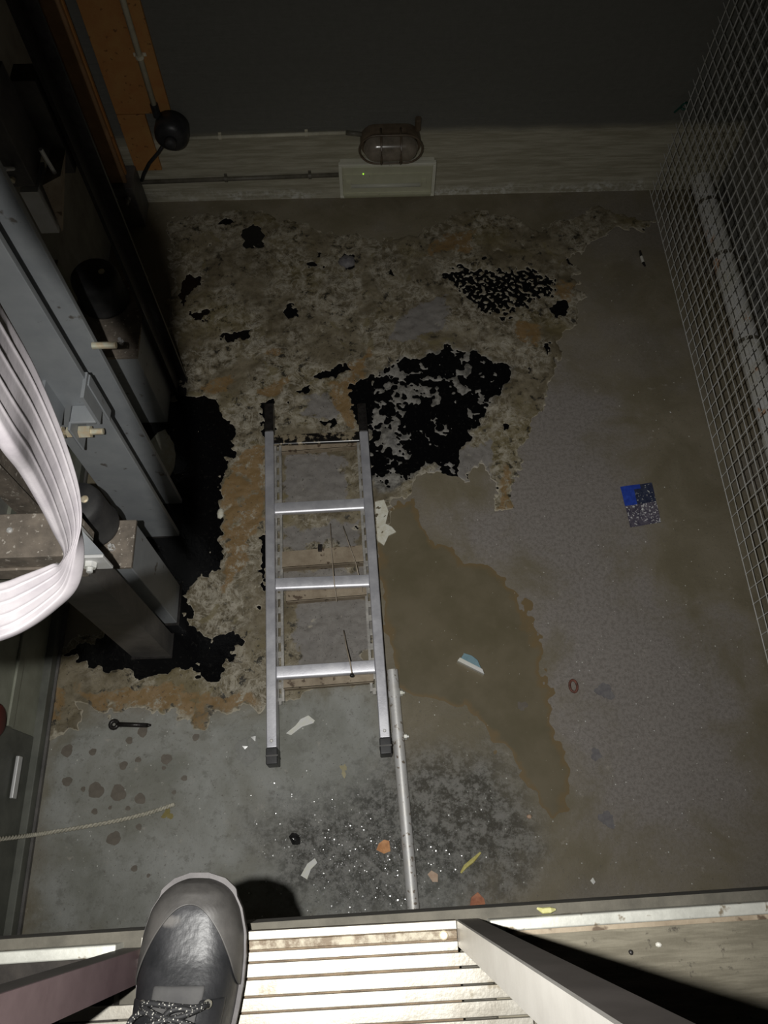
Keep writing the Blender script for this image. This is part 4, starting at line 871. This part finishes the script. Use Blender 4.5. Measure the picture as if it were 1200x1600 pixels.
# ================================================================== ALUMINIUM SILL AND UPRIGHTS
sl = thing('grooved_sill', (-.095, -.2, 1.392), 'worn grooved aluminium sill plate under the boot', 'sill')
YS = [(-.0545, -.0635, 'tread', .003), (-.0645, -.0735, 'tread_grime', .0), (-.0755, -.0850, 'tread', .0015), (-.0870, -.1005, 'tread', .0015), (-.1030, -.1180, 'tread', .0015), (-.1200, -.1330, 'tread', .0015), (-.1350, -.1500, 'tread', .0015), (-.1525, -.1680, 'tread', .0015), (-.1705, -.19, 'tread', .0015), (-.1925, -.22, 'tread', .0015), (-.2225, -.25, 'tread', .0015), (-.2525, -.285, 'tread', .0015)]
SX0, SX1 = -.2765, .0835
SRZ = Matrix.Translation((0.0, -.06, 0)) @ Matrix.Rotation(0.012, 4, 'Z') @ Matrix.Translation((0.0, .06, 0))
obj('groove_bed', box(nb(), SX0, SX1, -.296, -.0545, 1.376, 1.394, SRZ), MT['groove'], sl)
for k, (a, b_, mm, dz) in enumerate(YS): obj('rib', box(nb(), -.36 if k > 4 else SX0, .16 if k > 2 else SX1, b_, a, 1.393, 1.3985 + dz, SRZ), MT[mm], sl, bevel=.0008)
bm = nb(); q = SRZ @ Vector((.068, -.0690, 1.3985)); lathe(bm, q, [(.005, 0), (.005, .0022), (.0035, .004)], n=16); obj('sill_screw', bm, MT['brassy'], sl)
def upright(x, sgn, lab, y0, y1, inner, front):
    t = thing('frame_upright', (x, (y0 + y1) / 2, 1.39), lab, 'upright')
    w = .028
    obj('inner_face', box(nb(), min(x, x + sgn * .003), max(x, x + sgn * .003), y1, y0, 1.371, 2.75), MT[inner], t)
    obj('front_face', box(nb(), min(x + sgn * .003, x + sgn * w), max(x + sgn * .003, x + sgn * w), y0 - .003, y0, 1.371, 2.75), MT[front], t)
    obj('outer_face', box(nb(), min(x + sgn * (w - .003), x + sgn * w), max(x + sgn * (w - .003), x + sgn * w), y1, y0 - .003, 1.371, 2.75), MT['darkpost'], t)
    obj('rear_lip', box(nb(), min(x + sgn * .003, x + sgn * .012), max(x + sgn * .003, x + sgn * .012), y1, y1 + .003, 1.371, 2.75), MT['darkpost'], t)
upright(.0840, 1, 'metal upright with dark front edge at the right end of the sill', -.054, -.080, 'alu_dull', 'darkpost')
upright(-.2770, -1, 'dull maroon metal upright at the left end of the sill beside the boot', -.070, -.104, 'maroon', 'darkpost')

# ================================================================== BOOT
SZ = 1.402
bt = thing('work_boot', (-.215, -.14, SZ), 'scuffed black leather lace-up work boot standing on the sill', 'boot')
BX, BY = -.2095, .002                              # toe tip
ROT = Matrix.Translation((BX, BY, 0)) @ Matrix.Rotation(math.radians(-1.5), 4, 'Z')
# stations along the foot from toe (s = 0) to heel (s = .30): half widths left/right, top height
SEC = [(.000, .006, .006, .030), (.006, .024, .026, .044), (.016, .036, .038, .054), (.032, .046, .047, .061), (.055, .052, .053, .064), (.080, .0545, .0545, .068), (.105, .0545, .0535, .078), (.130, .052, .050, .092), (.155, .048, .045, .108), (.180, .044, .041, .125), (.205, .041, .039, .145), (.230, .039, .038, .168), (.262, .038, .038, .185), (.290, .033, .033, .188), (.302, .020, .020, .186)]
def interp(s):
    for a, b in zip(SEC, SEC[1:]):
        if a[0] <= s <= b[0]:
            f = (s - a[0]) / (b[0] - a[0]); f2 = f
            return [a[i] + (b[i] - a[i]) * f2 for i in (1, 2, 3)]
    return list(SEC[-1][1:])
def foot_pt(s, a, off=0.0, z0=.022):
    """a: 0 right side .. pi left side over the top"""
    wl, wr, h = interp(s); c, sn = math.cos(a), math.sin(a)
    ex = 0.72
    cx_ = math.copysign(abs(c) ** ex, c); sz = abs(sn) ** 0.80
    w = wr if c >= 0 else wl
    p = Vector((cx_ * (w + off), -s, SZ + z0 + sz * (h - z0 + off)))
    return ROT @ p
def shell_part(s0, s1, off, name, mm, ns=36, na=26, a0=0.0, a1=math.pi, z0=.022, ins=.004):
    bm = nb(); R_ = []
    for i in range(ns + 1):
        s = s0 + (s1 - s0) * i / ns
        R_.append([bm.verts.new(foot_pt(s, a0 + (a1 - a0) * k / na, off, z0)) for k in range(na + 1)])
    for A, B in zip(R_, R_[1:]):
        for k in range(na): bm.faces.new((A[k], A[k + 1], B[k + 1], B[k]))
    o = obj(name, bm, MT[mm], bt, smooth=True)
    sd = o.modifiers.new('solid', 'SOLIDIFY'); sd.thickness = .003; sd.offset = -1
    su = o.modifiers.new('sub', 'SUBSURF'); su.levels = 1; su.render_levels = 2
    return o
def sole_outline(off, n=90):
    L_ = []
    for i in range(n + 1):
        s = 0.302 * (1 - math.cos(math.pi * i / n)) / 2; wl, wr, h = interp(s); L_.append((s, wl, wr))
    # smooth nose
    pts = [(wr + off, -s) for s, wl, wr in L_] + [(-wl - off, -s) for s, wl, wr in L_[::-1]]
    pts = [(x, y + (off if y > -.02 else (-off if y < -.28 else 0))) for x, y in pts]
    return [(ROT @ Vector((x, y, 0))).to_2d()[:] for x, y in pts]
obj('outsole', prism(nb(), sole_outline(.002), SZ - .002, SZ + .018), MT['sole'], bt, bevel=.002)
obj('welt', prism(nb(), sole_outline(.0045), SZ + .018, SZ + .024), MT['sole'], bt, bevel=.0015)
shell_part(.0, .302, 0.0, 'upper', 'leather')
# toe cap with a curved rear edge
bm = nb(); R_ = []
for i in range(25):
    row = []
    for k in range(33):
        a = math.pi * k / 32; smax = .026 + .080 * (abs(math.cos(a)) ** 1.6) ; row.append(bm.verts.new(foot_pt(.0005 + smax * i / 24, a, .0022)))
    R_.append(row)
for A, B in zip(R_, R_[1:]):
    for k in range(32): bm.faces.new((A[k], A[k + 1], B[k + 1], B[k]))
tcap = obj('toe_cap', bm, MT['toecap'], bt, smooth=True); sd = tcap.modifiers.new('solid', 'SOLIDIFY'); sd.thickness = .002; sd.offset = -1
tcap.modifiers.new('sub', 'SUBSURF').render_levels = 2
shell_part(.100, .235, .0015, 'tongue', 'rubber', 20, 10, math.pi * .38, math.pi * .62)
for sd_ in (1, -1):
    a_in, a_out = (math.pi * .5 - sd_ * .30, math.pi * .5 - sd_ * .95)
    shell_part(.112, .24, .0030, 'eyestay', 'leather', 20, 8, min(a_in, a_out), max(a_in, a_out))
for i, s in enumerate((.116, .136, .156, .178, .20)):
    for sd_ in (1, -1):
        a = math.pi * .5 - sd_ * .46; p = foot_pt(s, a, .0055); q = foot_pt(s, a, .010); bm = nb(); lathe(bm, p, [(.0045, 0), (.0045, .0015), (.003, .0028), (.0015, .0028)], axis=(q - p), n=14); obj('eyelet', bm, MT['eyelet'], bt, smooth=True)
    pts = [foot_pt(s + .002 * math.sin(f * 6), math.pi * .5 - .46 + .92 * f, .0085 + .002 * math.sin(math.pi * f)) for f in [k / 10 for k in range(11)]]
    obj('lace_bar', tube(nb(), pts, .0030, 8), MT['lace'], bt, smooth=True)
    if i < 4:
        for sd_ in (1, -1):
            pts = [foot_pt(s + .02 * f, math.pi * .5 + sd_ * (-.42 + .84 * f), .0095 + .003 * math.sin(math.pi * f)) for f in [k / 10 for k in range(11)]]
            obj('lace_cross', tube(nb(), pts, .0028, 8), MT['lace'], bt, smooth=True)
def loop(pts2, zoff):
    P = []
    for (px_, py_) in pts2: P.append((px_, py_))
    out = []
    n = len(P)
    for i in range((n - 1) * 6 + 1):
        t = i / 6; V3 = [Vector((a, b, 0)) for a, b in P]; q = cat(V3, t); s = q.y; wl, wr, h = interp(s); w = wr if q.x >= 0 else wl
        c = max(-.98, min(.98, q.x / w)); ang = math.acos(math.copysign(abs(c) ** (1 / .72), c)); out.append(foot_pt(s, ang, zoff))
    return out
obj('lace_bow', tube(nb(), loop([(.002, .150), (-.010, .130), (-.022, .121), (-.034, .128), (-.036, .146), (-.030, .165), (-.018, .170), (-.006, .160), (.002, .152)], .011), .0030, 8), MT['lace'], bt, smooth=True)
obj('lace_bow', tube(nb(), loop([(.004, .152), (.018, .142), (.032, .136), (.042, .139), (.038, .152), (.026, .166), (.012, .170), (.002, .156)], .011), .0030, 8), MT['lace'], bt, smooth=True)
obj('lace_end', tube(nb(), loop([(0, .152), (-.006, .138), (-.004, .122), (.006, .118), (.016, .120)], .012), .0028, 8), MT['lace'], bt, smooth=True)
obj('lace_end', tube(nb(), loop([(.002, .152), (.006, .172), (-.002, .190), (-.012, .20)], .012), .0028, 8), MT['lace'], bt, smooth=True)
# padded collar
cp = [foot_pt(.302 - .001, 0), ]
bm = nb(); ring = []
for k in range(24):
    a = k * 2 * math.pi / 24; ring.append(ROT @ Vector((.034 * math.cos(a), -.258 + .040 * math.sin(a), SZ + .184 + .004 * math.sin(a))))
obj('collar', tube(bm, ring, .008, 10, True), MT['leather'], bt, smooth=True)

# ================================================================== SMALL THINGS ON THE FLOOR
def flatpoly(name, px, z, th, mm, label, cat_, curl=0.0):
    pts = [onz(x, y, z) for x, y in px]; bm = nb()
    top = [bm.verts.new(p + Vector((0, 0, th + curl * ((i * 7919) % 5) / 5))) for i, p in enumerate(pts)]; lo = [bm.verts.new((p.x, p.y, z + .0002)) for p in pts]
    n = len(pts)
    for k in range(n): bm.faces.new((lo[k], lo[(k + 1) % n], top[(k + 1) % n], top[k]))
    bm.faces.new(lo[::-1]); c = sum((v.co for v in top), Vector()) / n; c.z += curl * .4; cv = bm.verts.new(c)
    for k in range(n): bm.faces.new((top[k], top[(k + 1) % n], cv))
    o = obj(name, bm, MT[mm]); tag(o, label, cat_); return o
# teal and cream wedge
w0 = [onz(x, y, .003) for x, y in ((714, 1035), (757, 1055), (748, 1040), (738, 1026), (722, 1020))]
wd = thing('plastic_wedge', sum(w0, Vector()) / 5, 'cream and teal plastic wedge lying in the olive puddle', 'wedge')
bm = nb(); A = [onz(x, y, .004) for x, y in ((714, 1034), (756, 1055), (753, 1047), (718, 1029))]; prism(bm, [(p.x, p.y) for p in A], .0015, .020); obj('cream_side', bm, MT['cream'], wd, bevel=.001)
bm = nb(); A = [onz(x, y, .012) for x, y in ((719, 1030), (752, 1046), (746, 1032), (737, 1025), (725, 1021))]; prism(bm, [(p.x, p.y) for p in A], .0015, .018); obj('teal_body', bm, MT['teal'], wd, bevel=.001)
# blue foil packet
c4 = [onz(x, y, .003) for x, y in ((969, 761), (1018, 754), (1033, 816), (985, 824))]
pk = thing('foil_packet', sum(c4, Vector()) / 4, 'torn blue foil packet with worn silvery print on the right floor', 'packet')
pk.location.z = 0
def patch(name, u0, u1, v0, v1, mm, dz=0):
    bm = nb(); n = 8; R_ = []
    for i in range(n + 1):
        row = []
        for k in range(n + 1):
            u = u0 + (u1 - u0) * i / n; v = v0 + (v1 - v0) * k / n
            p = (c4[0] * (1 - u) + c4[1] * u) * (1 - v) + (c4[3] * (1 - u) + c4[2] * u) * v
            p = p + Vector((0, 0, .0012 * math.sin(u * 7 + v * 3) + .0010 * math.sin(v * 11) + dz + .001)); row.append(bm.verts.new(p))
        R_.append(row)
    for A, B in zip(R_, R_[1:]):
        for k in range(n): bm.faces.new((A[k], A[k + 1], B[k + 1], B[k]))
    o = obj(name, bm, MT[mm], pk); s_ = o.modifiers.new('s', 'SOLIDIFY'); s_.thickness = .0012; s_.offset = -1
patch('blue_panel', 0, .40, 0, .48, 'bluefoil'); patch('dark_panel', .40, 1, 0, .48, 'darkfoil'); patch('blue_strip', .0, .62, .0, .11, 'bluefoil', .0008); patch('worn_panel', 0, 1, .48, 1, 'worn')
flatpoly('paper_scrap', [(447, 1146), (455, 1149), (472, 1136), (490, 1130), (492, 1126), (482, 1118), (470, 1124), (462, 1134)], 0, .0025, 'paper', 'torn pale paper scrap between the ladder feet', 'scrap', .003)
flatpoly('paper_scrap', [(470, 1368), (480, 1374), (486, 1358), (496, 1348), (492, 1341), (480, 1350)], 0, .0025, 'paper', 'small pale paper scrap near the boot shadow', 'scrap', .003)
flatpoly('dry_leaf', [(588, 1328), (592, 1318), (600, 1312), (608, 1314), (610, 1330), (600, 1334)], 0, .003, 'leaf1', 'orange dry leaf on wet grit left of the pipe', 'leaf', .006)
flatpoly('dry_leaf', [(734, 1416), (736, 1402), (746, 1394), (756, 1404), (758, 1412), (748, 1420)], 0, .003, 'leaf2', 'rust-red dry leaf at the foot of the landing', 'leaf', .008)
flatpoly('dry_leaf', [(668, 1366), (674, 1360), (684, 1366), (684, 1378), (676, 1378)], 0, .002, 'leaf3', 'pale brown dry leaf right of the pipe', 'leaf', .004)
o = obj('twig', tube(nb(), [onz(720, 1364, .004), onz(727, 1354, .006), onz(738, 1345, .005), onz(751, 1332, .005)], [.003, .006, .0065, .003], 7), MT['yellowbit']); tag(o, 'yellow mossy twig right of the pipe near the landing', 'twig')
o = obj('seed_pod', tube(nb(), [onz(839, 1419, 1.374), onz(848, 1423, 1.376), onz(860, 1422, 1.376), onz(868, 1421, 1.374)], [.0012, .0034, .0034, .0012], 8), MT['pod']); tag(o, 'yellow-green seed pod on the dusty landing ledge', 'seed pod')
p = onz(461, 1311); o = obj('tar_lump', lump(p, .016, .018, .010, 9, 9, 4), MT['tar']); tag(o, 'shiny black tar lump on the grey floor above the boot shadow', 'lump')
p = onz(542, 410); o = obj('dark_pebble', lump(p, .03, .038, .022, 14, 16, 6), MT['greystain'], smooth=True); tag(o, 'dark round pebble in the pale scum near the back wall', 'pebble')
flatpoly('foam_flake', [(586, 785), (600, 782), (607, 800), (600, 818), (612, 824), (619, 832), (607, 838), (600, 853), (590, 846)], 0.0, .005, 'foam', 'cream foam flake beside the right ladder stile', 'foam flake', .002)
# crumpled clear film
bm = nb(); rr_ = random.Random(3); c = [onz(366, 1158), onz(402, 1146), onz(408, 1186), onz(374, 1200)]; R_ = []
for i in range(9):
    row = []
    for k in range(9):
        u, v = i / 8, k / 8; p = (c[0] * (1 - u) + c[1] * u) * (1 - v) + (c[3] * (1 - u) + c[2] * u) * v
        e = 1 if 0 < i < 8 and 0 < k < 8 else 0
        row.append(bm.verts.new(p + Vector((rr_.uniform(-.006, .006), rr_.uniform(-.006, .006), .0012 + e * rr_.uniform(0, .007)))))
    R_.append(row)
for i in range(8):
    for k in range(8):
        if (i, k) in ((0, 0), (7, 0), (0, 7), (7, 7), (1, 5), (0, 6), (5, 1)): continue
        bm.faces.new((R_[i][k], R_[i + 1][k], R_[i + 1][k + 1], R_[i][k + 1]))
def film_mat():
    m = bpy.data.materials.new('clear_wet_film_sheet'); m.use_nodes = True; nt = m.node_tree; b = nt.nodes['Principled BSDF']
    b.inputs['Base Color'].default_value = (.5, .5, .48, 1); b.inputs['Roughness'].default_value = .1
    t = nt.nodes.new('ShaderNodeBsdfTransparent'); x = nt.nodes.new('ShaderNodeMixShader'); x.inputs[0].default_value = .3
    nt.links.new(t.outputs[0], x.inputs[1]); nt.links.new(b.outputs[0], x.inputs[2]); nt.links.new(x.outputs[0], nt.nodes['Material Output'].inputs['Surface']); return m
o = obj('plastic_film', bm, film_mat()); tag(o, 'crumpled clear plastic film left of the ladder foot', 'plastic film')
# eye bolt
a, b_ = onz(178, 1132, .008), onz(236, 1133, .007)
eb = thing('eye_bolt', onz(200, 1133), 'oily black eye bolt on the floor below the ochre silt', 'bolt')
bm = nb(); tube(bm, [a + Vector((.011 * math.cos(k * .5236), .011 * math.sin(k * .5236), 0)) for k in range(12)], .0065, 8, True); obj('eye', bm, MT['iron'], eb, smooth=True)
obj('shank', cyl(nb(), a + Vector((.010, 0, 0)), b_ - Vector((.012, 0, 0)), .0075, .0068, 12), MT['iron'], eb, smooth=True); obj('shank_tip', cyl(nb(), b_ - Vector((.012, 0, 0)), b_, .0066, .003, 12), MT['iron'], eb, smooth=True)
# rusty ring, cigarette end, chips
bm = nb(); c = onz(896, 1072, .004); tube(bm, [c + Vector((.012 * math.cos(k * .5236), .019 * math.sin(k * .5236), 0)) for k in range(12)], .004, 7, True); o = obj('rusty_ring', bm, MT['rustmetal'], smooth=True); tag(o, 'small rusty oval ring on the right floor', 'ring')
cg = thing('cigarette_end', onz(1004, 405), 'white cigarette end with burnt tip near the mesh at the back right', 'cigarette end')
obj('filter', cyl(nb(), onz(1005, 410, .006), onz(1002, 401, .006), .006, n=10), MT['white'], cg); obj('burnt_tip', cyl(nb(), onz(1002, 401, .006), onz(1000, 392, .005), .006, .004, n=10), MT['iron'], cg)
obj('ash', cyl(nb(), onz(1005, 410, .005), onz(1008, 416, .004), .006, .003, n=10), MT['iron'], cg)
p = onz(1029, 1476, 1.392); o = obj('white_chip', lump(p, .0035, .003, .003, 2, 7, 3), MT['white']); tag(o, 'white chip lying on the landing at lower right', 'chip')
p = onz(986, 1488, 1.392); o = obj('dark_chip', lump(p, .003, .003, .002, 4, 7, 3), MT['iron']); tag(o, 'dark chip on the landing beside the upright', 'chip')
flatpoly('pale_flake', [(922, 1376), (926, 1371), (930, 1378), (927, 1382)], 0, .002, 'cream', 'pale flake on the floor near the landing at lower right', 'flake', .002)
p = onz(827, 1276); o = obj('pink_pebble', lump(p, .007, .008, .006, 8, 8, 4), MT['leaf3'], smooth=True); tag(o, 'small pinkish pebble on the dark floor at lower right', 'pebble')
# rope: two twisted strands
rp0 = [onz(x, y, z) for x, y, z in ((-120, 1330, .60), (-40, 1316, .36), (0, 1311, .20), (40, 1306, .06), (70, 1302, .010), (120, 1294, .010), (180, 1283, .009), (230, 1271, .008), (272, 1257, .006))]
ro = thing('thin_rope', onz(120, 1294), 'thin twisted grey rope lying across the lower left floor', 'rope')
for ph in (0, math.pi):
    pts = []
    for i in range(400):
        t = i / 399 * (len(rp0) - 1); q = cat(rp0, t); a = cat(rp0, max(t - .02, 0)); b = cat(rp0, min(t + .02, len(rp0) - 1)); tg = (b - a).normalized(); s_ = tg.cross(Vector((0, 0, 1))).normalized(); u_ = s_.cross(tg)
        an = i * .55 + ph; pts.append(q + s_ * math.cos(an) * .0032 + u_ * math.sin(an) * .0032)
    obj('strand', tube(nb(), pts, .0034, 6), MT['rope'], ro, smooth=True)
